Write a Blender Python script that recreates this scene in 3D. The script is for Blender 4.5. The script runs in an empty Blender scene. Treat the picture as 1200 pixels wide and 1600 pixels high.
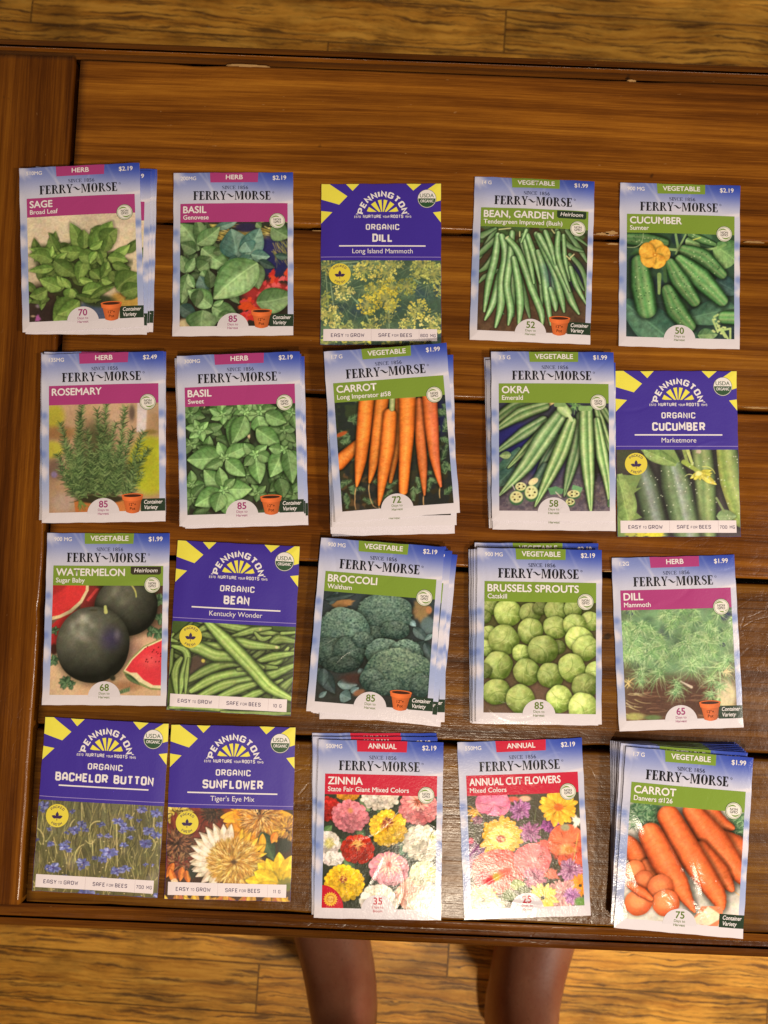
import bpy, math
import numpy as np
from mathutils import Matrix, Vector
from mathutils.geometry import tessellate_polygon

scene = bpy.context.scene
COL = scene.collection
TABLE_Z = 0.45                                    # height of the table top above the floor

# ------------------------------ camera -------------------------------------
cam_data = bpy.data.cameras.new('camera')
cam_data.sensor_fit = 'VERTICAL'
cam_data.sensor_height = 36.0
cam_data.sensor_width = 27.0
cam_data.lens = 27.045
cam_data.clip_start = 0.02
cam_data.clip_end = 60.0
cam = bpy.data.objects.new('camera', cam_data)
COL.objects.link(cam)
cam.matrix_world = Matrix.Translation((0, 0, TABLE_Z + 0.5179)) @ (
    Matrix.Rotation(math.radians(2.291), 4, 'Z') @ Matrix.Rotation(math.radians(0.105), 4, 'Y') @ Matrix.Rotation(math.radians(3.252), 4, 'X'))
cam_data.dof.use_dof = True
cam_data.dof.focus_distance = 0.515
cam_data.dof.aperture_fstop = 9.0
scene.camera = cam

# ------------------------------ light --------------------------------------
world = bpy.data.worlds.new('World')
scene.world = world
world.use_nodes = True
world.node_tree.nodes['Background'].inputs[0].default_value = (1.0, 0.70, 0.42, 1)
world.node_tree.nodes['Background'].inputs[1].default_value = 0.13

def lamp(name, loc, power, size, color, target=(0, 0, TABLE_Z)):
    d = bpy.data.lights.new(name, 'AREA')
    d.shape = 'DISK'; d.size = size; d.energy = power; d.color = color
    o = bpy.data.objects.new(name, d); COL.objects.link(o)
    o.location = loc
    o.rotation_euler = (Vector(target) - Vector(loc)).to_track_quat('-Z', 'Y').to_euler()
    return o

lamp('ceiling_lamp', (0.25, -0.89, TABLE_Z + 1.42), 18.0, 0.10, (1.0, 0.84, 0.64))
lamp('room_lamp', (1.55, -0.45, TABLE_Z + 1.35), 27.0, 0.24, (1.0, 0.89, 0.77))

scene.view_settings.view_transform = 'Standard'
scene.view_settings.look = 'None'
scene.view_settings.gamma = 1.0
scene.view_settings.use_curve_mapping = False
scene.view_settings.exposure = 0.0
scene.render.engine = 'CYCLES'
scene.cycles.use_denoising = True
scene.cycles.max_bounces = 6

# ------------------------------ helpers ------------------------------------
def empty(name, loc, rz=0.0, label=None, cat=None, group=None):
    o = bpy.data.objects.new(name, None); COL.objects.link(o)
    o.location = loc; o.rotation_euler = (0, 0, rz); o.empty_display_size = .03
    tag(o, label, cat, group)
    return o

def tag(o, label=None, cat=None, group=None, kind=None):
    if label: o['label'] = label
    if cat: o['category'] = cat
    if group: o['group'] = group
    if kind: o['kind'] = kind
    return o

def link(name, mesh, parent=None, mat=None):
    o = bpy.data.objects.new(name, mesh); COL.objects.link(o)
    if parent: o.parent = parent
    if mat: mesh.materials.clear(); mesh.materials.append(mat)
    return o

def lin(c):
    c = np.asarray(c, float)
    return np.where(c <= .04045, c / 12.92, ((c + .055) / 1.055) ** 2.4)

def new_mat(name):
    m = bpy.data.materials.new(name); m.use_nodes = True
    nt = m.node_tree
    return m, nt, nt.nodes['Principled BSDF']

def N(nt, typ, **kw):
    n = nt.nodes.new(typ)
    for k, v in kw.items():
        if k.startswith('i_'):
            key = k[2:]; key = int(key) if key.isdigit() else key
            n.inputs[key].default_value = v
        else: setattr(n, k, v)
    return n

def ramp(nt, fac, stops):
    r = nt.nodes.new('ShaderNodeValToRGB')
    e = r.color_ramp.elements
    while len(e) < len(stops): e.new(.5)
    for k, (p, c) in zip(e, stops):
        k.position = p; k.color = (*c, 1) if len(c) == 3 else c
    nt.links.new(fac, r.inputs[0])
    return r.outputs[0]

def mix(nt, fac, a, b, mode='MIX'):
    m = nt.nodes.new('ShaderNodeMix'); m.data_type = 'RGBA'; m.blend_type = mode
    for s, v in ((0, fac), (6, a), (7, b)):
        if hasattr(v, 'is_linked') or hasattr(v, 'links'): nt.links.new(v, m.inputs[s])
        else: m.inputs[s].default_value = v if s == 0 else (*v, 1)
    return m.outputs[2]

def math_(nt, op, a, b=None):
    m = nt.nodes.new('ShaderNodeMath'); m.operation = op
    for s, v in ((0, a), (1, b)):
        if v is None: continue
        if hasattr(v, 'links'): nt.links.new(v, m.inputs[s])
        else: m.inputs[s].default_value = v
    return m.outputs[0]

def stretched(nt, coord, sx, sy, sz=1, loc=(0, 0, 0)):
    m = N(nt, 'ShaderNodeMapping'); m.inputs['Scale'].default_value = (sx, sy, sz); m.inputs['Location'].default_value = loc
    nt.links.new(coord, m.inputs[0])
    return m.outputs[0]

def noise(nt, vec, scale, detail=4, rough=.55, dist=0.):
    n = N(nt, 'ShaderNodeTexNoise'); n.inputs['Scale'].default_value = scale; n.inputs['Detail'].default_value = detail
    n.inputs['Roughness'].default_value = rough; n.inputs['Distortion'].default_value = dist
    nt.links.new(vec, n.inputs['Vector'])
    return n.outputs[0]

# ------------------------------ materials ----------------------------------
def table_wood():
    """dark stained, varnished pine: grain along the board's own X, tone from the object colour"""
    m, nt, b = new_mat('stained_pine')
    tc = N(nt, 'ShaderNodeTexCoord'); oi = N(nt, 'ShaderNodeObjectInfo')
    sh = N(nt, 'ShaderNodeVectorMath', operation='ADD')
    off = N(nt, 'ShaderNodeCombineXYZ'); nt.links.new(math_(nt, 'MULTIPLY', oi.outputs['Random'], 7.3), off.inputs[0]); nt.links.new(math_(nt, 'MULTIPLY', oi.outputs['Random'], 3.1), off.inputs[1])
    nt.links.new(tc.outputs['Object'], sh.inputs[0]); nt.links.new(off.outputs[0], sh.inputs[1])
    v = sh.outputs[0]
    warp = noise(nt, stretched(nt, v, 1.6, 9, 9), 1.0, 3, .5)
    wv = N(nt, 'ShaderNodeVectorMath', operation='ADD')
    wc = N(nt, 'ShaderNodeCombineXYZ'); nt.links.new(math_(nt, 'MULTIPLY', math_(nt, 'SUBTRACT', warp, .5), .026), wc.inputs[1])
    nt.links.new(v, wv.inputs[0]); nt.links.new(wc.outputs[0], wv.inputs[1])
    bands = noise(nt, stretched(nt, wv.outputs[0], 1.9, 125, 40), 1.0, 5, .66)
    broad = noise(nt, stretched(nt, wv.outputs[0], 1.1, 26, 8, (4, 2, 0)), 1.0, 3, .55)
    fiber = noise(nt, stretched(nt, v, 18, 760, 60), 1.0, 4, .75)
    blot = noise(nt, v, 7.0, 4, .6)
    late = noise(nt, stretched(nt, wv.outputs[0], 1.6, 210, 40, (9, 5, 1)), 1.0, 4, .6)
    g = math_(nt, 'ADD', math_(nt, 'MULTIPLY', bands, .62), math_(nt, 'MULTIPLY', broad, .52))
    g = math_(nt, 'ADD', g, math_(nt, 'MULTIPLY', math_(nt, 'SUBTRACT', fiber, .5), .42))
    base = ramp(nt, g, [(.36, (.054, .0150, .0018)), (.52, (.160, .0500, .0046)), (.64, (.29, .104, .0096)), (.80, (.47, .198, .020))])
    base = mix(nt, ramp(nt, blot, [(.3, (0, 0, 0)), (.75, (.75, .75, .75))]), base, mix(nt, 1.0, base, (.60, .54, .50), 'MULTIPLY'))
    base = mix(nt, ramp(nt, late, [(.56, (0, 0, 0)), (.66, (.55,) * 3)]), base, mix(nt, 1.0, base, (1.55, 1.65, 1.7), 'MULTIPLY'))
    spots = noise(nt, v, 60, 2, .5)
    base = mix(nt, ramp(nt, spots, [(.745, (0, 0, 0)), (.79, (.8, .8, .8))]), base, (.02, .009, .004))
    scuff = noise(nt, stretched(nt, v, 150, 420, 1), 1.0, 2, .5)
    base = mix(nt, ramp(nt, scuff, [(.735, (0, 0, 0)), (.77, (.45, .45, .45))]), base, (.42, .24, .10))
    base = mix(nt, 1.0, base, oi.outputs['Color'], 'MULTIPLY')
    nt.links.new(base, b.inputs['Base Color'])
    rgh = ramp(nt, noise(nt, v, 22, 4, .65), [(.3, (.17,) * 3), (.7, (.34,) * 3)])
    nt.links.new(rgh, b.inputs['Roughness'])
    b.inputs['Specular IOR Level'].default_value = .36
    # crazed varnish + grain relief
    vo = N(nt, 'ShaderNodeTexVoronoi', feature='DISTANCE_TO_EDGE'); vo.inputs['Scale'].default_value = 1.0
    wob = noise(nt, v, 60, 3, .6)
    vv = N(nt, 'ShaderNodeVectorMath', operation='ADD'); c2 = N(nt, 'ShaderNodeCombineXYZ')
    nt.links.new(math_(nt, 'MULTIPLY', wob, .02), c2.inputs[0]); nt.links.new(math_(nt, 'MULTIPLY', wob, .012), c2.inputs[1])
    nt.links.new(v, vv.inputs[0]); nt.links.new(c2.outputs[0], vv.inputs[1])
    nt.links.new(stretched(nt, vv.outputs[0], 70, 120, 10), vo.inputs['Vector'])
    crack = ramp(nt, vo.outputs[0], [(0, (0, 0, 0)), (.07, (1, 1, 1))])
    cm = ramp(nt, noise(nt, v, 11, 3, .6), [(.5, (0, 0, 0)), (.7, (1, 1, 1))])
    crack = mix(nt, cm, (1, 1, 1), crack)
    lump = noise(nt, v, 170, 3, .6)
    h = math_(nt, 'ADD', math_(nt, 'MULTIPLY', crack, .28), math_(nt, 'MULTIPLY', lump, .55))
    h = math_(nt, 'ADD', h, math_(nt, 'MULTIPLY', bands, .7))
    h = math_(nt, 'ADD', h, math_(nt, 'MULTIPLY', fiber, .25))
    bp = N(nt, 'ShaderNodeBump'); bp.inputs['Strength'].default_value = .55; bp.inputs['Distance'].default_value = .0007
    nt.links.new(h, bp.inputs['Height']); nt.links.new(bp.outputs[0], b.inputs['Normal'])
    return m

def floor_wood():
    """worn oak strip flooring: strips along X"""
    m, nt, b = new_mat('worn_oak_strips')
    tc = N(nt, 'ShaderNodeTexCoord'); v = tc.outputs['Object']
    br = N(nt, 'ShaderNodeTexBrick'); br.offset = .37; br.offset_frequency = 2; br.squash = 1.0
    br.inputs['Scale'].default_value = 1.0; br.inputs['Brick Width'].default_value = .62; br.inputs['Row Height'].default_value = .0585
    br.inputs['Mortar Size'].default_value = .0011; br.inputs['Mortar Smooth'].default_value = .3; br.inputs['Bias'].default_value = 0
    br.inputs['Color1'].default_value = (0, 0, 0, 1); br.inputs['Color2'].default_value = (1, 1, 1, 1); br.inputs['Mortar'].default_value = (.5, .5, .5, 1)
    nt.links.new(v, br.inputs['Vector'])
    per = br.outputs['Color']
    sh = N(nt, 'ShaderNodeVectorMath', operation='MULTIPLY_ADD'); sh.inputs[1].default_value = (5.1, 2.3, 3.7)
    nt.links.new(per, sh.inputs[0]); nt.links.new(v, sh.inputs[2]); pv = sh.outputs[0]
    warp = noise(nt, stretched(nt, pv, 6, 18, 1), 1.0, 5, .62)
    wc = N(nt, 'ShaderNodeCombineXYZ'); nt.links.new(math_(nt, 'MULTIPLY', math_(nt, 'SUBTRACT', warp, .5), .030), wc.inputs[1])
    wv = N(nt, 'ShaderNodeVectorMath', operation='ADD'); nt.links.new(pv, wv.inputs[0]); nt.links.new(wc.outputs[0], wv.inputs[1])
    grain = noise(nt, stretched(nt, wv.outputs[0], 9, 120, 1), 1.0, 6, .72)
    pores = noise(nt, stretched(nt, wv.outputs[0], 10, 300, 1), 1.0, 4, .65)
    blot = noise(nt, stretched(nt, v, 9, 16, 1), 1.0, 5, .65)
    base = ramp(nt, grain, [(.28, (.30, .110, .012)), (.43, (.66, .300, .036)), (.58, (.90, .465, .068)), (.8, (.95, .57, .11))])
    base = mix(nt, ramp(nt, pores, [(.38, (.85,) * 3), (.49, (0, 0, 0))]), base, (.11, .05, .018))
    base = mix(nt, ramp(nt, blot, [(.47, (0, 0, 0)), (.62, (.8,) * 3)]), base, mix(nt, 1.0, base, (.50, .50, .55), 'MULTIPLY'))
    fl = noise(nt, stretched(nt, v, 60, 90, 1), 1.0, 4, .7)
    base = mix(nt, ramp(nt, fl, [(.63, (0, 0, 0)), (.73, (.35,) * 3)]), base, (.56, .42, .22))
    tone = ramp(nt, per, [(0, (.80, .78, .76)), (1, (1.08, 1.04, 1.0))])
    base = mix(nt, 1.0, base, tone, 'MULTIPLY')
    base = mix(nt, math_(nt, 'MULTIPLY', br.outputs['Fac'], .75), base, (.05, .024, .010))
    nt.links.new(base, b.inputs['Base Color'])
    b.inputs['Roughness'].default_value = .42; b.inputs['Specular IOR Level'].default_value = .35
    h = math_(nt, 'ADD', math_(nt, 'MULTIPLY', grain, .6), math_(nt, 'MULTIPLY', br.outputs['Fac'], -1.0))
    bp = N(nt, 'ShaderNodeBump'); bp.inputs['Strength'].default_value = .5; bp.inputs['Distance'].default_value = .001
    nt.links.new(h, bp.inputs['Height']); nt.links.new(bp.outputs[0], b.inputs['Normal'])
    return m

def printed(name, rough, bump, spec=.5):
    m, nt, b = new_mat(name)
    a = N(nt, 'ShaderNodeAttribute', attribute_name='ink')
    nt.links.new(a.outputs['Color'], b.inputs['Base Color'])
    tc = N(nt, 'ShaderNodeTexCoord')
    n1 = noise(nt, tc.outputs['Object'], 900, 2, .6); n2 = noise(nt, tc.outputs['Object'], 140, 3, .6)
    h = math_(nt, 'ADD', math_(nt, 'MULTIPLY', n1, .5), n2)
    bp = N(nt, 'ShaderNodeBump'); bp.inputs['Strength'].default_value = bump; bp.inputs['Distance'].default_value = .0006
    nt.links.new(h, bp.inputs['Height']); nt.links.new(bp.outputs[0], b.inputs['Normal'])
    b.inputs['Roughness'].default_value = rough; b.inputs['Specular IOR Level'].default_value = spec
    return m

def plain(name, col, rough=.6, bump=0., bscale=200, sss=0.):
    m, nt, b = new_mat(name)
    tc = N(nt, 'ShaderNodeTexCoord')
    n = noise(nt, tc.outputs['Object'], bscale * .3, 4, .6)
    base = mix(nt, n, [c * .82 for c in col], [min(1, c * 1.15) for c in col])
    if sss:                                              # ruddy, mottled, finely freckled skin
        r1 = ramp(nt, noise(nt, tc.outputs['Object'], 28, 4, .65), [(.35, (0, 0, 0)), (.68, (.8,) * 3)])
        base = mix(nt, r1, base, (col[0] * .80, col[1] * .58, col[2] * .52))
        r2 = ramp(nt, noise(nt, tc.outputs['Object'], 420, 2, .6), [(.62, (0, 0, 0)), (.72, (.6,) * 3)])
        base = mix(nt, r2, base, (col[0] * .5, col[1] * .4, col[2] * .35))
    nt.links.new(base, b.inputs['Base Color'])
    b.inputs['Roughness'].default_value = rough
    if sss: b.inputs['Subsurface Weight'].default_value = sss; b.inputs['Subsurface Radius'].default_value = (.012, .004, .002)
    if bump:
        bp = N(nt, 'ShaderNodeBump'); bp.inputs['Strength'].default_value = bump; bp.inputs['Distance'].default_value = .0006
        nt.links.new(noise(nt, tc.outputs['Object'], bscale, 3, .6), bp.inputs['Height']); nt.links.new(bp.outputs[0], b.inputs['Normal'])
    return m

M_TABLE = table_wood()
M_FLOOR = floor_wood()
M_SATIN = printed('printed_satin_paper', .26, .22, .42)
M_GLOSS = printed('printed_glossy_film', .19, .24, .24)
M_MATT = printed('printed_matt_paper', .48, .15)
M_SKIN = plain('skin', (.33, .130, .068), .5, .35, 260, .12)
M_BARE = plain('bare_splintered_pine', (.46, .27, .10), .75, .4, 400)
M_SHORTS = plain('navy_cotton', (.03, .035, .06), .9, .3, 900)
M_SHIRT = plain('grey_cotton', (.22, .22, .23), .9, .3, 900)
M_HAIR = plain('dark_hair', (.03, .02, .014), .6, .3, 400)

# ---------------------------------------------------------------------------
# PRINTED PICTURES: a small painter works out each packet's printed picture as
# an array of ink colours that becomes the colour attribute of a dense grid.
# ---------------------------------------------------------------------------
def rgb(*c):
    return np.array(c, float) / 255.0

def sstep(a, b, x):
    t = np.clip((x - a) / (b - a + 1e-9), 0, 1)
    return t * t * (3 - 2 * t)

class Pic:
    def __init__(s, w, h, TL, TR, BL, seed=1, res=3.1):
        s.w, s.h = w, h
        s.W, s.H = int(w * res), int(h * res)
        s.TL = np.array(TL, float)
        s.A = np.array([[TR[0] - TL[0], BL[0] - TL[0]], [TR[1] - TL[1], BL[1] - TL[1]]], float)
        s.iA = np.linalg.inv(s.A)
        u, v = np.meshgrid((np.arange(s.W) + .5) / s.W, (np.arange(s.H) + .5) / s.H)
        s.u, s.v = u, v
        s.X = s.TL[0] + s.A[0, 0] * u + s.A[0, 1] * v
        s.Y = s.TL[1] + s.A[1, 0] * u + s.A[1, 1] * v
        s.px = np.hypot(s.A[0, 0], s.A[1, 0]) / s.W
        s.img = np.zeros((s.H, s.W, 3))
        s.rs = np.random.RandomState(seed)

    def box(s, x0, y0, x1, y1):
        c = s.iA @ (np.array([[x0, x1, x0, x1], [y0, y0, y1, y1]], float) - s.TL[:, None])
        i0 = max(0, int(c[1].min() * s.H) - 1); i1 = min(s.H, int(c[1].max() * s.H) + 2)
        j0 = max(0, int(c[0].min() * s.W) - 1); j1 = min(s.W, int(c[0].max() * s.W) + 2)
        if i1 <= i0 or j1 <= j0: return None
        return (slice(i0, i1), slice(j0, j1))

    def put(s, sl, m, col):
        d = s.img[sl]
        m = np.clip(m, 0, 1)[..., None]
        s.img[sl] = d * (1 - m) + m * col

    def noise(s, scale, octv=2):
        out = np.zeros((s.H, s.W)); amp = 1.; tot = 0
        for o in range(octv):
            c = max(1.2, scale / s.px / 2 ** o)
            gh, gw = int(s.H / c) + 3, int(s.W / c) + 3
            g = s.rs.rand(gh, gw)
            y = np.arange(s.H) / c; x = np.arange(s.W) / c
            yi = y.astype(int); xi = x.astype(int)
            fy = (y - yi)[:, None]; fx = (x - xi)[None, :]
            fy = fy * fy * (3 - 2 * fy); fx = fx * fx * (3 - 2 * fx)
            a = g[yi][:, xi]; b = g[yi][:, xi + 1]; cc = g[yi + 1][:, xi]; d = g[yi + 1][:, xi + 1]
            out += amp * ((a * (1 - fx) + b * fx) * (1 - fy) + (cc * (1 - fx) + d * fx) * fy)
            tot += amp; amp *= .55
        return out / tot

    def field(s):
        if not hasattr(s, '_f'): s._f = s.noise(7 * s.px, 3)
        return s._f

    def fill(s, c, c2=None, horiz=False):
        t = (s.u if horiz else s.v)[..., None]
        s.img[:] = c if c2 is None else c * (1 - t) + c2 * t

    def mottle(s, col, scale, thr=.55, soft=.1, a=.6, box=None):
        m = sstep(thr - soft, thr + soft, s.noise(scale)) * a
        if box: m = m * ((s.X > box[0]) & (s.X < box[2]) & (s.Y > box[1]) & (s.Y < box[3]))
        s.put((slice(0, s.H), slice(0, s.W)), m, col)

    def grain(s, amp=.12, scale=6):
        n = s.noise(scale) - .5
        s.img[:] = np.clip(s.img * (1 + amp * 2 * n[..., None]), 0, 1)

    def blob(s, x, y, rx, ry, col, ang=0, soft=.5, a=1., rough=0):
        r = max(rx, ry) * 1.15
        sl = s.box(x - r, y - r, x + r, y + r)
        if sl is None: return
        c, q = math.cos(math.radians(ang)), math.sin(math.radians(ang))
        dx, dy = s.X[sl] - x, s.Y[sl] - y
        p, o = (dx * c + dy * q) / rx, (-dx * q + dy * c) / ry
        d = np.hypot(p, o)
        if rough:
            th = np.arctan2(o, p); k = s.rs.rand(4) * 6.3
            d = d * (1 + rough * (np.sin(3 * th + k[0]) + .7 * np.sin(5 * th + k[1]) + .5 * np.sin(9 * th + k[2]) + .4 * np.sin(14 * th + k[3])) * .5)
        s.put(sl, (1 - sstep(1 - soft, 1.0 + .02, d)) * a, col)

    def poly(s, pts, col, a=1., soft=1.):
        pts = np.array(pts, float)
        sl = s.box(*(pts.min(0) - 4), *(pts.max(0) + 4))
        if sl is None: return
        X, Y = s.X[sl], s.Y[sl]
        ins = np.zeros(X.shape, bool); dm = np.full(X.shape, 1e9)
        n = len(pts)
        for i in range(n):
            (ax, ay), (bx, by) = pts[i], pts[(i + 1) % n]
            cr = ((ay > Y) != (by > Y))
            with np.errstate(divide='ignore', invalid='ignore'):
                xx = (bx - ax) * (Y - ay) / ((by - ay) if by != ay else 1e-9) + ax
            ins ^= cr & (X < xx)
            L2 = (bx - ax) ** 2 + (by - ay) ** 2 + 1e-9
            t = np.clip(((X - ax) * (bx - ax) + (Y - ay) * (by - ay)) / L2, 0, 1)
            dm = np.minimum(dm, np.hypot(X - ax - t * (bx - ax), Y - ay - t * (by - ay)))
        sd = np.where(ins, dm, -dm)
        w = s.px * .6 * soft
        s.put(sl, sstep(-w, w, sd) * a, col)

    def line(s, x0, y0, x1, y1, w, col, a=1., w1=None, bend=0):
        w1 = w if w1 is None else w1
        m = max(w, w1) + s.px + abs(bend) * math.hypot(x1 - x0, y1 - y0)
        sl = s.box(min(x0, x1) - m, min(y0, y1) - m, max(x0, x1) + m, max(y0, y1) + m)
        if sl is None: return
        X, Y = s.X[sl], s.Y[sl]
        L = math.hypot(x1 - x0, y1 - y0) + 1e-6
        ex, ey = (x1 - x0) / L, (y1 - y0) / L
        p = (X - x0) * ex + (Y - y0) * ey
        t = np.clip(p / L, 0, 1)
        o = -(X - x0) * ey + (Y - y0) * ex - bend * L * 4 * t * (1 - t)
        d = np.hypot(p - t * L, o)
        r = (w + (w1 - w) * t) / 2
        cov = np.clip((r - d) / s.px + .5, 0, 1) * np.minimum(1, 2 * np.maximum(r, .15) / s.px)
        s.put(sl, cov * a, col)

    def leaf(s, b, t, w, c1, c2, vein=5, bend=0., sharp=1., halo=.26, mid=True, tipc=None, side=.35):
        """base -> tip, greatest width w; c1 dark half / edges, c2 light."""
        bx, by = b; tx, ty = t
        L = math.hypot(tx - bx, ty - by) + 1e-6
        m = w * .62 + abs(bend) * L + 10
        sl = s.box(min(bx, tx) - m, min(by, ty) - m, max(bx, tx) + m, max(by, ty) + m)
        if sl is None: return
        ex, ey = (tx - bx) / L, (ty - by) / L
        X, Y = s.X[sl] - bx, s.Y[sl] - by
        a = (X * ex + Y * ey) / L
        ac = np.clip(a, 0, 1)
        o = -X * ey + Y * ex - bend * L * 4 * ac * (1 - ac)
        if sharp <= .5: prof = np.where(ac > .62, np.sqrt(np.clip(1 - ((ac - .62) / .38) ** 2, 0, 1)), .3 + .7 * np.sin(np.pi / 2 * np.clip(ac / .62, 0, 1)))
        else: prof = np.sin(np.pi * ac ** (.78 if sharp >= 1 else .9)) ** (.75 if sharp < 1 else .62 + .25 * sharp)
        hw = w / 2 * np.maximum(prof, .001)
        sd = np.where((a >= 0) & (a <= 1), hw - np.abs(o), -1e3)
        if halo:
            hd = np.where((a > -.06) & (a < 1.06), w / 2 * np.maximum(np.sin(np.pi * np.clip((a + .05) / 1.1, 0, 1) ** .8), 0) ** .7 + w * .1 - np.abs(o - w * .03), -1e3)
            s.put(sl, sstep(-2, w * .16, hd) * halo, np.array([.03, .05, .03]))
        q = o / np.maximum(hw, 1e-3)
        lit = .5 + side * np.sign(ey * .3 - ex + .01) * np.where(o > 0, -1, 1) * np.minimum(1, np.abs(q) * 4) * .8
        lit = lit + .22 * (1 - np.abs(q)) - .25 * (np.abs(q) > .86) + .12 * (ac - .4)
        if vein:
            lit = lit - .16 * sstep(.55, .95, np.sin((a * vein - np.abs(o) / L * vein * .8) * 2 * np.pi)) * (np.abs(q) < .93)
        col = c1 + (c2 - c1) * np.clip(lit, 0, 1.15)[..., None]
        col = col * (.80 + .40 * s.field()[sl])[..., None]
        if tipc is not None:
            col = col * (1 - sstep(.45, 1, ac)[..., None]) + tipc * sstep(.45, 1, ac)[..., None]
        if mid:
            mm = sstep(w * .035 + s.px * .4, 0, np.abs(o)) * .6
            col = col * (1 - mm[..., None]) + mm[..., None] * np.minimum(c2 * 1.18, 1)
        wd = s.px * .7
        s.put(sl, sstep(-wd, wd, sd), col)

    def tube(s, pts, rad, ramp, halo=.4, stripes=0, stripe_a=.15, spots=None, taper_end=1., n=14, endc=None):
        """tapered round body along a curve; ramp: colours from one edge across to the other"""
        P = np.array(pts, float); R = np.array(rad, float)
        if len(P) > 2:
            k = np.linspace(0, len(P) - 1, n + 1)
            Q = []
            for kk in k:
                i = min(int(kk), len(P) - 2); f = kk - i
                p0 = P[max(i - 1, 0)]; p1 = P[i]; p2 = P[i + 1]; p3 = P[min(i + 2, len(P) - 1)]
                Q.append(.5 * (2 * p1 + (p2 - p0) * f + (2 * p0 - 5 * p1 + 4 * p2 - p3) * f * f + (3 * p1 - p0 - 3 * p2 + p3) * f ** 3))
            R = np.interp(k, np.arange(len(R)), R); P = np.array(Q)
        m = R.max() * 1.3 + 8
        sl = s.box(*(P.min(0) - m), *(P.max(0) + m))
        if sl is None: return
        X, Y = s.X[sl], s.Y[sl]
        best = np.full(X.shape, 1e9); S = np.zeros(X.shape); T = np.zeros(X.shape); RR = np.ones(X.shape)
        N = len(P) - 1
        for i in range(N):
            (ax, ay), (bx, by) = P[i], P[i + 1]
            L = math.hypot(bx - ax, by - ay) + 1e-6
            t = np.clip(((X - ax) * (bx - ax) + (Y - ay) * (by - ay)) / L / L, 0, 1)
            dx, dy = X - ax - t * (bx - ax), Y - ay - t * (by - ay)
            r = R[i] + (R[i + 1] - R[i]) * t
            d = np.hypot(dx, dy) - r
            o = (-(X - ax) * (by - ay) + (Y - ay) * (bx - ax)) / L
            up = d < best
            best = np.where(up, d, best); S = np.where(up, o / np.maximum(r, .3), S); T = np.where(up, (i + t) / N, T); RR = np.where(up, r, RR)
        if halo:
            s.put(sl, sstep(R.max() * .42, 0, best) * halo, np.array([.03, .035, .03]))
        ramp = np.array(ramp); xs = np.linspace(-1, 1, len(ramp))
        Sc = np.clip(S, -1, 1)
        col = np.stack([np.interp(Sc, xs, ramp[:, k]) for k in range(3)], -1)
        e = np.clip(-best / np.maximum(RR, 1), 0, 1)
        col = col * (.72 + .28 * sstep(0, .3, e))[..., None]
        if endc is not None:
            q = sstep(.7, 1, T)[..., None]; col = col * (1 - q) + q * endc
        if stripes:
            col = col * (1 + stripe_a * np.sin(np.arcsin(np.clip(Sc, -.99, .99)) * stripes + .5))[..., None]
        if spots is not None:
            col = col * (1 - .35 * (s.noise(spots)[sl] > .68))[..., None]
        col = col * (.88 + .24 * s.field()[sl])[..., None]
        wd = s.px * .7
        s.put(sl, sstep(wd, -wd, best), col)

    def ball(s, x, y, r, c1, c2, ry=None, ang=0, lx=-.35, ly=-.5, spec=.0, halo=.5, tex=0, rough=.02):
        ry = ry or r
        m = max(r, ry) * 1.3
        sl = s.box(x - m, y - m, x + m, y + m)
        if sl is None: return
        c, q = math.cos(math.radians(ang)), math.sin(math.radians(ang))
        dx, dy = s.X[sl] - x, s.Y[sl] - y
        p, o = (dx * c + dy * q) / r, (-dx * q + dy * c) / ry
        d = np.hypot(p, o)
        if rough:
            th = np.arctan2(o, p); k = s.rs.rand(3) * 6.3
            d = d * (1 + rough * (np.sin(2 * th + k[0]) + .8 * np.sin(4 * th + k[1]) + .5 * np.sin(7 * th + k[2])))
        if halo: s.put(sl, sstep(1.22, .9, d) * halo, np.array([.04, .05, .03]))
        nx, ny = dx / m * 1.3, dy / m * 1.3
        nz = np.sqrt(np.clip(1 - nx * nx - ny * ny, .02, 1))
        lit = np.clip(nx * lx + ny * ly + nz * .75, 0, 1)
        if tex: lit = np.clip(lit + tex * (s.noise(max(r * .28, 2 * s.px))[sl] - .5), 0, 1.1)
        col = c1 + (c2 - c1) * lit[..., None]
        if spec: col = col + spec * (np.clip(lit, 0, 1) ** 14)[..., None]
        w = s.px * .7 / min(r, ry)
        s.put(sl, sstep(1 + w, 1 - w, d), np.clip(col, 0, 1))

    def daisy(s, x, y, r, n, c1, c2, w=None, r0=.12, sq=1., tipc=None, jit=.12, vein=0, halo=.2, rot=0, sharp=.6):
        w = w or 2 * math.pi * r / n * .75
        for i in s.rs.permutation(n):
            a = 2 * math.pi * i / n + rot + s.rs.uniform(-.1, .1)
            rr = r * (1 + s.rs.uniform(-jit, jit))
            s.leaf((x + r * r0 * math.cos(a), y + r * r0 * math.sin(a) * sq), (x + rr * math.cos(a), y + rr * math.sin(a) * sq), w, c1, c2,
                   vein=vein, sharp=sharp, halo=halo, mid=False, tipc=tipc, side=.2)

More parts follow.
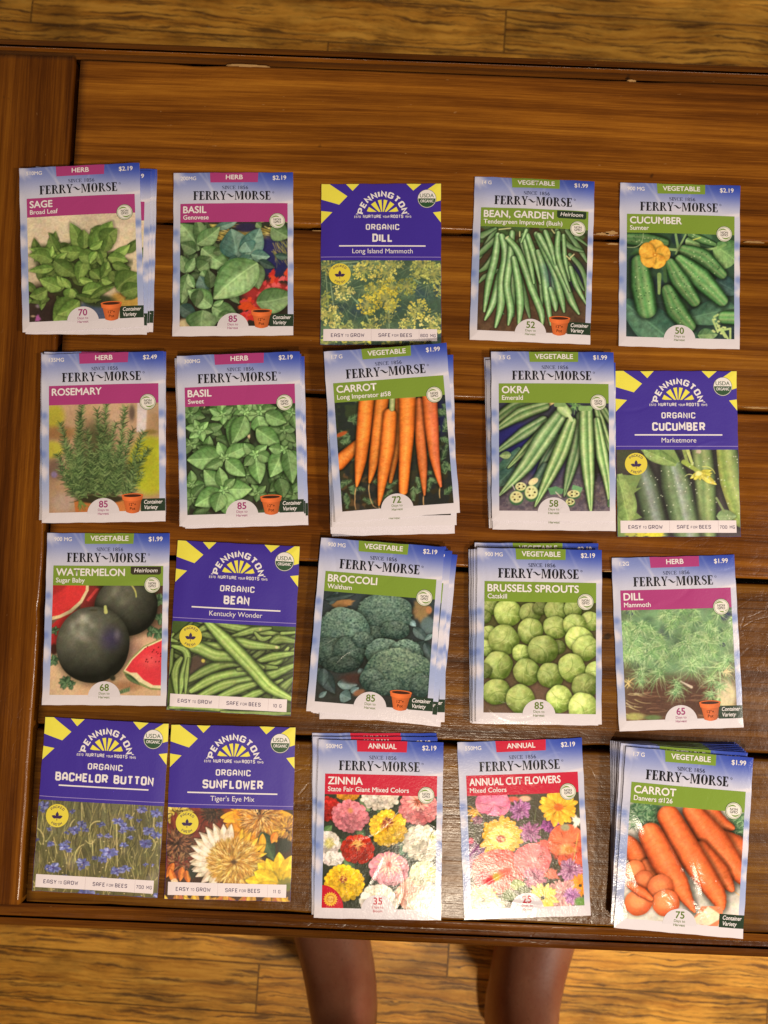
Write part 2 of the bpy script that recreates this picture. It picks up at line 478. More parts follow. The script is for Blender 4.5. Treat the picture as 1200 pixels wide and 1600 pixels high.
    def pompon(s, x, y, r, c1, c2, rings=6, n0=20, sq=.9, halo=.45):
        s.blob(x, y + r * .04, r * 1.06, r * sq * 1.06, np.array([.03, .04, .03]), soft=.2, a=halo)
        s.blob(x, y, r * .9, r * sq * .9, c1, soft=.1)
        for k in range(rings):
            f = 1 - k / rings
            n = max(6, int(n0 * (f * .75 + .25)))
            for i in s.rs.permutation(n):
                a = 2 * math.pi * (i + .5 * (k % 2)) / n + s.rs.uniform(-.12, .12)
                rr = r * f * s.rs.uniform(.93, 1.04)
                L = r * .42 * (.5 + .5 * f)
                ca, sa = math.cos(a), math.sin(a) * sq
                sh = .78 + .3 * s.rs.rand() - .12 * math.sin(a)
                s.leaf((x + (rr - L) * ca, y - r * .06 * (1 - f) + (rr - L) * sa), (x + rr * ca, y - r * .06 * (1 - f) + rr * sa), 2 * math.pi * r * f / n * 1.05 + 2,
                       c1 * sh, np.minimum(c2 * sh * 1.05, 1), vein=0, sharp=.5, halo=.3, mid=False, side=.1)

    def grass(s, x, y, n, ln, ang, spread, w, cols, box, curve=.1, a=.9):
        """n thin blades with roots inside box"""
        for _ in range(n):
            px = s.rs.uniform(box[0], box[2]); py = s.rs.uniform(box[1], box[3])
            th = math.radians(ang + s.rs.uniform(-spread, spread)); L = ln * s.rs.uniform(.5, 1.2)
            c = cols[s.rs.randint(len(cols))] * s.rs.uniform(.8, 1.15)
            s.line(px, py, px + L * math.cos(th), py + L * math.sin(th), w, np.minimum(c, 1), a, w * .5, s.rs.uniform(-curve, curve))

    def tuft(s, x, y, r, n, cols, w=4, a0=0, a1=360, a=.9, droop=0):
        for _ in range(n):
            th = math.radians(s.rs.uniform(a0, a1)); L = r * s.rs.uniform(.45, 1.1)
            c = cols[s.rs.randint(len(cols))] * s.rs.uniform(.8, 1.15)
            s.line(x + s.rs.normal() * r * .12, y + s.rs.normal() * r * .12, x + L * math.cos(th), y + L * math.sin(th) + droop * L, w, np.minimum(c, 1), a, w * .5, s.rs.uniform(-.15, .15))

    def umbel(s, x, y, r, n=26, c=(205, 195, 95), stem=(150, 155, 85), a=1.):
        c = rgb(*c); stem = rgb(*stem)
        for i in range(n):
            th = s.rs.uniform(0, 6.283); L = r * math.sqrt(s.rs.uniform(.15, 1))
            ex, ey = x + L * math.cos(th), y + L * math.sin(th) * .9
            s.line(x, y, ex, ey, 5, stem, .55 * a)
            sh = s.rs.uniform(.75, 1.2)
            for _ in range(3):
                s.blob(ex + s.rs.normal() * r * .07, ey + s.rs.normal() * r * .07, r * .085, r * .085, np.minimum(c * sh, 1), soft=.5, a=a)
FW, FH, PW, PH = 73.8, 72.6, 82.5, 58.8          # printed picture sizes in millimetres
G = rgb

def pic_sage():
    p = Pic(FW, FH, (187, 512), (972, 468), (197, 1280), 3)
    p.fill(G(206, 192, 166), G(190, 172, 142))
    p.blob(330, 1180, 260, 220, G(52, 42, 36), soft=.3); p.blob(330, 1250, 200, 120, G(45, 36, 34), soft=.4)
    p.blob(265, 1160, 30, 22, G(120, 110, 120), soft=.8); p.blob(260, 1250, 22, 30, G(150, 80, 140), rough=.3); p.blob(225, 1235, 26, 12, G(150, 130, 110), soft=.8)
    p.blob(560, 900, 330, 250, G(48, 54, 32), soft=.25, rough=.2)
    p.blob(660, 1200, 130, 110, G(70, 84, 112), soft=.3)
    p.blob(900, 1110, 150, 70, G(176, 138, 66), soft=.4, rough=.1)
    p.blob(700, 1120, 150, 60, G(50, 60, 40), soft=.5)
    d, l = G(70, 102, 44), G(132, 160, 84)
    for _ in range(80):
        x, y = 560 + p.rs.normal() * 190, 880 + p.rs.normal() * 110; a = p.rs.uniform(0, 6.28); L = p.rs.uniform(70, 150); k = p.rs.uniform(.6, .9)
        p.leaf((x, y), (x + L * math.cos(a), y + L * math.sin(a)), L * .5, d * k, l * k, bend=p.rs.uniform(-.1, .1))
    for b, t, w, k in [((580, 780), (500, 550), 130, .95), ((600, 760), (415, 745), 110, 1), ((600, 740), (600, 600), 110, .95), ((640, 730), (655, 595), 55, 1.1),
                       ((650, 730), (805, 535), 170, 1.05), ((740, 720), (840, 590), 150, .85), ((740, 760), (780, 640), 90, .8), ((640, 740), (735, 680), 60, 1.15),
                       ((410, 760), (360, 640), 100, .8), ((400, 790), (205, 740), 90, 1.1), ((370, 830), (195, 790), 110, .9), ((380, 880), (195, 905), 70, 1.05),
                       ((390, 850), (480, 770), 60, 1.1), ((360, 800), (370, 720), 40, 1.2), ((800, 790), (930, 705), 80, 1.1), ((770, 800), (915, 830), 95, 1.05), ((800, 850), (925, 890), 80, .85),
                       ((380, 830), (540, 940), 130, .85), ((430, 1030), (275, 965), 120, 1.05), ((480, 1010), (400, 940), 70, 1.1), ((500, 1030), (430, 950), 60, 1.15),
                       ((620, 810), (560, 990), 110, 1.0), ((560, 800), (690, 800), 120, .95), ((690, 760), (640, 850), 60, 1.15), ((560, 960), (660, 975), 60, 1.2),
                       ((640, 900), (710, 960), 90, .9), ((720, 960), (800, 985), 80, 1.1), ((760, 840), (720, 950), 90, .85), ((760, 890), (770, 830), 40, 1.2), ((800, 900), (830, 990), 110, .8),
                       ((580, 1060), (745, 1020), 130, 1.05), ((500, 1030), (480, 1120), 110, 1.1), ((330, 1040), (200, 1090), 100, .9), ((540, 1080), (720, 1110), 70, .7),
                       ((830, 1040), (1000, 920), 190, .85), ((860, 1060), (1010, 1010), 130, .8), ((560, 1130), (370, 1280), 190, .95), ((560, 1120), (400, 1220), 120, 1.05), ((640, 1100), (820, 1010), 60, .8)]:
        p.leaf(b, t, w * .92, d * k, l * k, bend=p.rs.uniform(-.12, .12), halo=.25, vein=7)
    p.grain(.1, 10)
    return p

def pic_basil_genovese():
    p = Pic(FW, FH, (172, 512), (1030, 512), (172, 1362), 4)
    p.fill(G(44, 48, 40), G(40, 34, 30))
    p.grass(0, 0, 70, 260, 12, 10, 10, [G(196, 178, 92), G(160, 140, 70), G(214, 200, 120)], (300, 520, 900, 640))
    p.blob(700, 560, 130, 50, G(44, 40, 70), soft=.5)
    p.blob(930, 800, 170, 220, G(36, 38, 86), soft=.5); p.blob(860, 720, 110, 120, G(40, 40, 92), soft=.7)
    p.grass(0, 0, 30, 160, 60, 25, 8, [G(150, 140, 80), G(110, 120, 70)], (900, 620, 1030, 760), a=.7)
    p.blob(880, 1100, 240, 120, G(150, 44, 44), soft=.4, rough=.2)
    for _ in range(60):
        x = p.rs.uniform(680, 1040); y = 1260 - (x - 660) * .62 + p.rs.normal() * 60
        p.blob(x, y, p.rs.uniform(18, 48), p.rs.uniform(14, 34), [G(206, 62, 66), G(224, 92, 96), G(190, 46, 40), G(212, 70, 40)][p.rs.randint(4)], ang=p.rs.uniform(0, 180), soft=.35, rough=.3)
    p.blob(700, 1200, 70, 40, G(206, 70, 34), soft=.3, rough=.2)
    p.blob(240, 1340, 110, 60, G(200, 180, 140), soft=.5)
    d, l = G(70, 108, 62), G(150, 184, 130); td, tl = G(60, 104, 98), G(140, 178, 160)  # td, tl: lens flare tint painted into the leaf colours as teal
    for _ in range(34):
        x, y = p.rs.uniform(190, 560), p.rs.uniform(650, 1300); a = p.rs.uniform(0, 6.28); L = p.rs.uniform(90, 170); k = p.rs.uniform(.45, .75)
        p.leaf((x, y), (x + L * math.cos(a), y + L * math.sin(a)), L * .55, d * k, l * k)
    for b, t, w, k, c in [((330, 740), (170, 520), 210, .95, 0), ((350, 700), (300, 480), 120, .8, 0), ((450, 560), (640, 500), 70, .9, 1), ((310, 690), (490, 555), 140, 1, 0), ((345, 725), (575, 890), 170, 1.08, 0),
                          ((440, 760), (520, 740), 70, .7, 0), ((300, 750), (180, 690), 120, .8, 0), ((230, 930), (180, 780), 110, .9, 0), ((300, 870), (420, 800), 130, .75, 0), ((320, 900), (400, 840), 150, .85, 0), ((220, 920), (290, 800), 80, 1, 0),
                          ((240, 930), (190, 1170), 130, .9, 0), ((240, 940), (290, 1050), 70, 1.1, 0), ((350, 910), (380, 960), 70, 1, 0), ((470, 920), (600, 930), 130, .75, 0), ((380, 1080), (330, 950), 130, .75, 1), ((420, 1050), (400, 900), 100, .65, 0),
                          ((620, 810), (580, 570), 250, .85, 1), ((680, 800), (810, 560), 190, .95, 1), ((690, 680), (740, 758), 150, 1, 1), ((560, 820), (640, 860), 120, .8, 1), ((630, 835), (765, 800), 90, 1.1, 1), ((740, 780), (888, 800), 105, 1, 1), ((800, 830), (930, 890), 70, .5, 1),
                          ((770, 850), (800, 1065), 150, .8, 0), ((790, 850), (440, 1140), 300, 1.05, 0), ((900, 560), (1040, 640), 160, .85, 0), ((780, 520), (820, 560), 60, .9, 0), ((930, 790), (1050, 800), 60, .6, 1),
                          ((430, 1200), (235, 1065), 160, 1.05, 0), ((330, 1060), (300, 1200), 100, .6, 0), ((180, 1190), (310, 1280), 120, .6, 1), ((430, 1205), (640, 1290), 170, 1, 0), ((440, 1190), (520, 1150), 50, 1.1, 0), ((360, 1230), (350, 1420), 250, .85, 0), ((480, 1290), (610, 1260), 100, .85, 0), ((780, 1170), (1080, 1110), 210, .85, 0)]:
        p.leaf(b, t, w, (td if c else d) * k, (tl if c else l) * k, bend=.04, vein=5)
    p.grain(.08, 12)
    return p

def pic_dill_umbels():
    p = Pic(PW, PH, (120, 715), (1083, 715), (118, 1400), 5)
    p.fill(G(62, 86, 66), G(50, 74, 62))
    for _ in range(50):
        p.blob(p.rs.uniform(100, 1090), p.rs.uniform(700, 1400), p.rs.uniform(50, 130), p.rs.uniform(40, 100), [G(44, 66, 78), G(96, 124, 88), G(36, 52, 66), G(110, 134, 90), G(70, 96, 78)][p.rs.randint(5)], soft=.9, a=.6)
    p.grass(0, 0, 420, 110, 90, 80, 5, [G(120, 150, 110), G(84, 116, 88), G(52, 76, 70), G(150, 170, 120)], (100, 700, 1090, 1400), a=.6)
    for x0, y0, x1, y1 in [(200, 900, 240, 1240), (160, 800, 180, 1100), (340, 980, 440, 1090), (300, 770, 480, 750), (280, 740, 420, 730), (660, 1100, 668, 1280), (920, 900, 840, 860), (1000, 800, 900, 760), (700, 860, 760, 980), (240, 1140, 280, 1280), (520, 1250, 470, 1130), (840, 1200, 900, 1100)]:
        p.line(x0, y0, x1, y1, 8, G(150, 176, 134), .8)
    for x, y, r, n, c in [(150, 770, 80, 30, (176, 178, 96)), (470, 810, 95, 46, (205, 196, 92)), (640, 820, 95, 44, (200, 196, 96)), (700, 750, 80, 34, (176, 180, 100)), (520, 740, 70, 24, (170, 176, 100)), (940, 760, 100, 50, (168, 176, 92)), (1020, 830, 100, 60, (170, 180, 96)), (880, 850, 50, 20, (176, 180, 90)), (300, 960, 90, 44, (210, 204, 120)),
                          (560, 970, 90, 50, (160, 160, 70)), (690, 930, 80, 46, (178, 172, 66)), (810, 930, 80, 50, (140, 150, 70)), (640, 1030, 100, 80, (190, 178, 62)), (690, 1090, 60, 30, (190, 186, 90)), (490, 1080, 85, 55, (200, 186, 66)), (150, 1030, 70, 36, (160, 170, 80)), (200, 1170, 95, 60, (214, 208, 116)), (310, 1250, 70, 30, (170, 184, 110)), (520, 1240, 80, 36, (196, 196, 104)), (640, 1180, 60, 20, (150, 160, 90)), (900, 1110, 85, 46, (206, 196, 86)), (840, 1160, 60, 22, (206, 206, 120)), (810, 1240, 70, 34, (220, 212, 110)), (1000, 1250, 100, 50, (214, 208, 120)), (1070, 960, 60, 26, (190, 186, 80)), (1060, 1180, 50, 18, (170, 180, 100)), (400, 1390, 120, 40, (190, 190, 80)), (700, 1390, 100, 30, (190, 190, 90)), (900, 1390, 90, 30, (180, 184, 90)), (170, 1390, 90, 26, (150, 170, 90))]:
        p.umbel(x, y, r, n, c)
    p.grain(.12, 8)
    return p

def pic_bean_garden():
    p = Pic(FW, FH, (183, 478), (1028, 508), (138, 1360), 6)
    p.fill(G(40, 48, 32), G(92, 68, 52))
    p.mottle(G(66, 48, 38), 40, .5, .15, .7)
    p.blob(930, 900, 130, 160, G(30, 34, 66), soft=.7, a=.8)
    p.mottle(G(70, 110, 60), 60, .55, .1, .6, (100, 470, 1040, 620))
    D, M, Lc = G(60, 100, 58), G(122, 168, 110), G(172, 206, 156)
    r1 = [D, M, Lc, M * .95, D]; r2 = [D * .9, M * .85, M, Lc * .9, D * .8]
    B = G(70, 110, 110)
    for pts, r in [([(300, 510), (230, 640), (170, 760)], 20), ([(330, 560), (200, 690), (150, 740)], 22), ([(300, 700), (230, 820), (160, 870)], 22), ([(310, 860), (210, 910), (165, 960)], 18), ([(200, 560), (300, 500)], 30),
                   ([(420, 600), (440, 800), (430, 1000), (425, 1240)], 20), ([(500, 600), (545, 760), (580, 900), (620, 1120)], 20), ([(560, 620), (640, 900), (650, 1140)], 22), ([(700, 640), (760, 820), (840, 960), (880, 1030)], 22), ([(780, 520), (790, 700), (850, 860), (870, 940)], 20),
                   ([(860, 520), (960, 680), (1010, 780)], 20), ([(930, 570), (1030, 650)], 16), ([(780, 540), (880, 650), (980, 690)], 20), ([(880, 720), (960, 830), (1000, 960), (995, 1080)], 18), ([(860, 790), (920, 900), (980, 1020)], 18), ([(740, 900), (760, 1080), (765, 1180)], 20), ([(480, 900), (520, 1100), (550, 1250)], 22), ([(390, 1000), (330, 1180), (350, 1220)], 14)]:
        p.tube(pts, [r] + [r * 1.2] * (len(pts) - 2) + [r * .4], [c * .82 for c in r2])
    for pts, r in [([(320, 560), (290, 760), (240, 960), (200, 1200)], 25), ([(420, 640), (330, 900), (270, 1130), (205, 1270)], 24), ([(350, 570), (375, 720), (340, 950), (330, 1150), (285, 1330)], 27), ([(430, 540), (410, 760), (380, 980), (405, 1180), (385, 1310)], 24),
                   ([(440, 760), (470, 950), (480, 1150), (465, 1310)], 26), ([(395, 590), (470, 690), (530, 860), (580, 1030), (640, 1200), (650, 1310)], 24), ([(520, 560), (560, 760), (590, 960)], 22), ([(550, 560), (600, 740), (640, 960)], 22), ([(630, 700), (670, 860), (690, 1080), (715, 1310)], 25),
                   ([(620, 550), (690, 720), (760, 900), (800, 1080), (820, 1200)], 24), ([(640, 560), (740, 760), (830, 960), (880, 1110), (935, 1215)], 25), ([(690, 530), (740, 690), (760, 800)], 20), ([(790, 540), (780, 680), (800, 800), (870, 1030)], 20), ([(830, 560), (840, 760), (870, 920)], 16), ([(880, 830), (920, 980), (1000, 1140)], 20), ([(540, 520), (500, 620)], 18), ([(720, 1010), (750, 1130), (755, 1190)], 22)]:
        p.tube(pts, [r * .95] + [r * 1.2] * (len(pts) - 2) + [r * .4], r1, halo=.45, stripes=5, stripe_a=.07)
    p.blob(700, 900, 60, 180, G(70, 104, 140), ang=-20, soft=.9, a=.35)
    for x, y, x1, y1 in [(850, 730, 880, 760), (870, 755, 910, 715), (330, 510, 420, 500), (490, 530, 490, 570), (740, 510, 760, 540), (400, 570, 380, 590)]: p.line(x, y, x1, y1, 9, G(206, 206, 150))
    p.grain(.08, 10)
    return p

def cucumber(p, pts, r, k=1., spots=18, stripes=8):
    D, M, Lc = G(40, 84, 46) * k, G(74, 124, 72) * k, np.minimum(G(138, 178, 116) * k, 1)
    p.tube(pts, r, [D * .8, M, Lc * .95, M * 1.05, Lc * .8, M * .9, D * .75], halo=.5, stripes=stripes, stripe_a=.08)
    P = np.array(pts, float)
    for _ in range(spots):
        t = p.rs.uniform(.05, .95) * (len(P) - 1); i = min(int(t), len(P) - 2); q = P[i] + (P[i + 1] - P[i]) * (t - i)
        d = P[i + 1] - P[i]; nrm = np.array([-d[1], d[0]]) / (np.hypot(*d) + 1e-6)
        q = q + nrm * p.rs.uniform(-.7, .7) * np.mean(r)
        p.blob(q[0], q[1], 7, 5, [G(40, 70, 44), G(176, 204, 150)][p.rs.randint(2)], soft=.4, a=.9)

def pic_cucumber_sumter():
    p = Pic(FW, FH, (168, 510), (1035, 510), (168, 1357), 7)
    p.fill(G(46, 74, 52), G(40, 56, 56))
    for _ in range(40): p.blob(p.rs.uniform(160, 1040), p.rs.uniform(500, 1360), p.rs.uniform(40, 110), p.rs.uniform(30, 80), [G(26, 34, 44), G(70, 110, 76), G(52, 86, 66), G(30, 44, 54)][p.rs.randint(4)], ang=p.rs.uniform(0, 180), soft=.5, a=.8)
    p.leaf((150, 1080), (560, 1400), 300, G(40, 72, 62), G(84, 122, 98), vein=4, sharp=.5); p.leaf((640, 1200), (1040, 1100), 200, G(44, 76, 62), G(88, 126, 98), vein=4, sharp=.5); p.leaf((1060, 980), (880, 880), 160, G(36, 62, 66), G(70, 100, 96), sharp=.5)
    p.leaf((880, 600), (1050, 720), 260, G(62, 104, 62), G(126, 166, 104), vein=4, sharp=.5); p.leaf((740, 1330), (900, 1320), 110, G(60, 96, 66), G(130, 160, 110), vein=3); p.leaf((640, 560), (760, 620), 120, G(84, 124, 76), G(150, 180, 120), vein=3)
    p.blob(300, 700, 110, 60, G(60, 100, 56), soft=.3); p.blob(230, 740, 60, 60, G(36, 52, 60), soft=.6)
    cucumber(p, [(180, 560), (320, 570), (470, 590)], [50, 62, 36], .85); cucumber(p, [(680, 520), (780, 560), (870, 590)], [26, 32, 18], .9, 8)
    p.line(480, 640, 920, 615, 22, G(140, 172, 110), 1, 16, .04); p.line(560, 520, 580, 640, 20, G(120, 160, 100)); p.line(640, 520, 560, 680, 14, G(130, 166, 104)); p.line(700, 560, 760, 540, 10, G(176, 190, 90)); p.line(900, 620, 960, 590, 20, G(110, 150, 90)); p.line(880, 630, 900, 690, 14, G(120, 156, 96))
    p.line(170, 630, 300, 520, 6, G(170, 190, 140), 1, 6, .3)
    cucumber(p, [(640, 650), (780, 700), (930, 830)], [50, 72, 42], .92)
    cucumber(p, [(600, 730), (760, 870), (930, 1040)], [46, 88, 52], 1.12)
    cucumber(p, [(520, 760), (600, 900), (710, 1050)], [44, 76, 50], 1.02)
    cucumber(p, [(500, 980), (570, 1130), (670, 1250)], [52, 82, 56], .92)
    cucumber(p, [(270, 760), (295, 940), (330, 1120)], [66, 92, 84], 1.05, 30)
    p.line(430, 850, 430, 1000, 34, G(120, 150, 90), 1, 20); p.line(470, 760, 480, 900, 26, G(60, 90, 56))
    cucumber(p, [(960, 1180), (1100, 1180)], [56, 60], 1.1, 2)
    for q in [(860, 1200, 900, 1300), (890, 1230, 960, 1340), (900, 1290, 1000, 1270), (1000, 1270, 1000, 1350), (930, 1270, 980, 1350), (870, 1180, 900, 1160)]: p.line(*q, 16, G(160, 186, 120))
    for _ in range(10): p.blob(890 + p.rs.normal() * 30, 1240 + p.rs.normal() * 50, 14, 10, G(180, 196, 130), soft=.4)
    for i in range(5):
        a = -1.4 + i * 1.2566; p.leaf((390, 690), (390 + 128 * math.cos(a), 685 + 118 * math.sin(a)), 128, G(214, 140, 40), G(250, 200, 84), vein=3, sharp=.4, halo=.3, mid=False, side=.1)
    p.blob(395, 690, 26, 22, G(200, 130, 40), soft=.5); p.blob(395, 690, 10, 9, G(240, 200, 100))
    p.grain(.08, 10)
    return p

def pic_rosemary():
    p = Pic(FW, FH, (180, 498), (1025, 488), (186, 1345), 8)
    p.fill(G(182, 150, 118), G(158, 126, 100))
    p.blob(220, 590, 110, 130, G(168, 160, 56), soft=.5); p.blob(260, 720, 200, 80, G(140, 104, 66), soft=.7); p.blob(210, 850, 110, 90, G(178, 172, 62), soft=.5); p.blob(230, 1000, 110, 120, G(104, 84, 72), soft=.7); p.blob(225, 1045, 34, 34, G(120, 104, 140), soft=.6)
    p.blob(960, 980, 200, 270, G(160, 164, 42), soft=.3); p.blob(1000, 660, 80, 120, G(160, 130, 96), soft=.6); p.blob(700, 620, 200, 160, G(176, 146, 120), soft=.7); p.poly([(862, 480), (940, 480), (925, 720), (855, 720)], G(208, 196, 200), soft=4); p.blob(820, 570, 34, 90, G(96, 80, 70), soft=.7); p.blob(960, 720, 80, 30, G(130, 110, 60), soft=.7)
    p.blob(300, 1260, 150, 110, G(170, 146, 132), soft=.7)
    p.poly([(378, 1250), (790, 1240), (770, 1345), (390, 1345)], G(176, 104, 56)); p.blob(580, 1240, 210, 40, G(46, 42, 30), soft=.3)
    p.blob(580, 1040, 300, 230, G(44, 52, 32), soft=.5, rough=.1); p.blob(560, 800, 190, 260, G(58, 64, 40), soft=.7, a=.8)
    cs = [G(56, 78, 46), G(84, 108, 64), G(112, 136, 84), G(40, 56, 34)]
    stems = [(440, 1200, 440, 500), (470, 1200, 420, 560), (540, 1200, 550, 540), (620, 1220, 625, 490), (640, 1200, 700, 640), (690, 1210, 770, 520), (720, 1200, 830, 700), (760, 1210, 910, 720), (780, 1220, 950, 850), (420, 1210, 270, 640), (440, 1230, 300, 780), (400, 1200, 240, 880), (420, 1240, 270, 1010), (500, 1200, 480, 700), (580, 1200, 640, 780), (540, 1180, 530, 880), (660, 1200, 690, 880), (760, 1190, 860, 950), (460, 1190, 350, 860), (600, 1230, 600, 900), (780, 1230, 900, 1040), (480, 1230, 340, 1050), (700, 1220, 740, 800), (430, 1180, 400, 760)]
    for k, (x0, y0, x1, y1) in enumerate(stems):
        L = math.hypot(x1 - x0, y1 - y0); bd = p.rs.uniform(-.05, .05)
        p.line(x0, y0, x1, y1, 10, G(96, 104, 62), .9, 5, bd)
        n = int(L / 7); th = math.atan2(y1 - y0, x1 - x0)
        for i in range(n):
            f = i / n; px, py = x0 + (x1 - x0) * f, y0 + (y1 - y0) * f
            o = bd * L * 4 * f * (1 - f); px += -math.sin(th) * o; py += math.cos(th) * o
            for sg in (-1, 1):
                a = th + sg * p.rs.uniform(.3, 1.35); ln = p.rs.uniform(45, 85) * (1 - .45 * f)
                c = cs[p.rs.randint(4)] * p.rs.uniform(.85, 1.2)
                p.line(px, py, px + ln * math.cos(a), py + ln * math.sin(a), 6.5, np.minimum(c, 1), .9, 3, p.rs.uniform(-.15, .15))
    p.tuft(430, 1260, 70, 20, [G(100, 124, 60)], 8, 20, 120)
    p.grain(.08, 8)
    return p

def whorl(p, x, y, n, r, d, l, rot=0, sq=.9, wf=.62, k=1.):
    for i in range(n):
        a = rot + 2 * math.pi * i / n + p.rs.uniform(-.15, .15); rr = r * p.rs.uniform(.85, 1.15); q = k * p.rs.uniform(.88, 1.1)
        p.leaf((x, y), (x + rr * math.cos(a), y + rr * sq * math.sin(a)), rr * wf, d * q, l * q, vein=6, bend=p.rs.uniform(-.06, .06), halo=.5)
    for i in range(4):
        a = rot + .6 + 1.57 * i; p.leaf((x, y), (x + r * .33 * math.cos(a), y + r * .3 * math.sin(a)), r * .17, d * 1.15 * k, np.minimum(l * 1.12 * k, 1), vein=0, halo=.4)

def pic_basil_sweet():
    p = Pic(FW, FH, (137, 510), (990, 485), (150, 1365), 9)
    p.fill(G(38, 46, 34), G(44, 42, 36))
    p.mottle(G(60, 84, 54), 70, .5, .1, .7)
    p.blob(940, 760, 60, 120, G(34, 38, 74), soft=.8, a=.8)
    for x, y in [(640, 660), (630, 750), (810, 640), (290, 530), (660, 620)]: p.blob(x, y, 13, 22, G(206, 190, 150), soft=.5, rough=.3)
    d, l = G(68, 108, 56), G(146, 188, 124)
    for _ in range(50):
        x, y = p.rs.uniform(130, 1000), p.rs.uniform(500, 1370); a = p.rs.uniform(0, 6.28); L = p.rs.uniform(100, 170); k = p.rs.uniform(.5, .8)
        p.leaf((x, y), (x + L * math.cos(a), y + L * math.sin(a)), L * .55, d * k, l * k, vein=6)
    for a in [(180, 560, 5, 110, .3, .8), (180, 800, 4, 120, .5, .8), (250, 690, 6, 110, .2, 1.), (430, 570, 6, 110, .5, .95), (720, 550, 6, 150, .9, .95), (600, 550, 5, 110, .2, 1), (900, 700, 5, 120, .8, .8), (960, 560, 4, 130, 1.2, .85), (190, 1120, 4, 110, 0, .85), (190, 1230, 4, 130, .8, .8), (690, 1190, 5, 90, .4, .85), (960, 1190, 5, 100, .4, .75), (880, 1100, 4, 130, .9, .65), (600, 1050, 4, 120, .7, .75), (300, 860, 4, 120, .1, .8)]:
        whorl(p, a[0], a[1], a[2], a[3], d, l, a[4], k=a[5])
    for b, t, w, k in [((540, 590), (490, 830), 150, 1.0), ((600, 590), (500, 800), 150, .95), ((700, 590), (745, 735), 140, 1.05), ((690, 690), (870, 820), 150, .95), ((760, 570), (920, 640), 130, .95), ((430, 910), (230, 830), 130, .95), ((430, 910), (150, 930), 190, 1.02), ((440, 900), (390, 790), 90, 1.05), ((450, 900), (640, 810), 120, 1.08), ((450, 930), (600, 1060), 130, 1.05), ((430, 930), (290, 1000), 90, .9), ((670, 890), (590, 800), 90, .9), ((670, 890), (770, 820), 80, 1), ((680, 900), (710, 1120), 130, 1.05), ((660, 900), (590, 980), 80, .9), ((700, 890), (800, 940), 100, .9), ((890, 860), (790, 1070), 150, 1.1), ((900, 870), (1000, 1000), 140, .95), ((920, 850), (960, 1120), 130, .85), ((890, 850), (780, 840), 90, .95),
                       ((420, 1160), (280, 1010), 150, 1), ((430, 1150), (400, 990), 100, 1.05), ((430, 1160), (650, 1160), 160, 1.08), ((420, 1180), (210, 1290), 160, 1.08), ((440, 1190), (470, 1370), 150, 1.0), ((410, 1190), (370, 1340), 140, .95), ((440, 1150), (520, 1080), 70, .9), ((860, 1080), (890, 1230), 120, .7)]:
        p.leaf(b, t, w, d * k, l * k, vein=6, bend=p.rs.uniform(-.05, .05), halo=.5)
    for x, y in [(435, 910), (675, 885), (900, 850), (430, 1165), (600, 550), (250, 690)]: whorl(p, x, y, 5, 42, d * 1.15, np.minimum(l * 1.1, 1), .4)
    p.grain(.08, 10)
    return p

def carrot(p, pts, r, k=1., tail=None, ramp=None, st=0):
    R = ramp or [G(168, 76, 22), G(220, 118, 44), G(240, 148, 70), G(226, 124, 50), G(160, 72, 24)]
    if tail:
        for i in range(len(tail) - 1): p.line(*tail[i], *tail[i + 1], 9 - 2 * i, G(206, 164, 110), 1, 6 - 2 * i, .06)
    p.tube(pts, r, [np.minimum(c * k, 1) for c in R], halo=.5)
    P = np.array(pts, float)
    for _ in range(int(9 * len(P))):
        t = p.rs.uniform(0, .9) * (len(P) - 1); i = min(int(t), len(P) - 2); f = t - i; q = P[i] + (P[i + 1] - P[i]) * f; rr = r[i] + (r[i + 1] - r[i]) * f
        d = P[i + 1] - P[i]; d = d / (np.hypot(*d) + 1e-6); nn = np.array([-d[1], d[0]]); o = p.rs.uniform(-.8, .5) * rr; L = rr * p.rs.uniform(.15, .5)
        a = q + nn * o; b = q + nn * (o + L)
        p.line(a[0], a[1], b[0], b[1], 4, G(190, 92, 34) * k, .5)

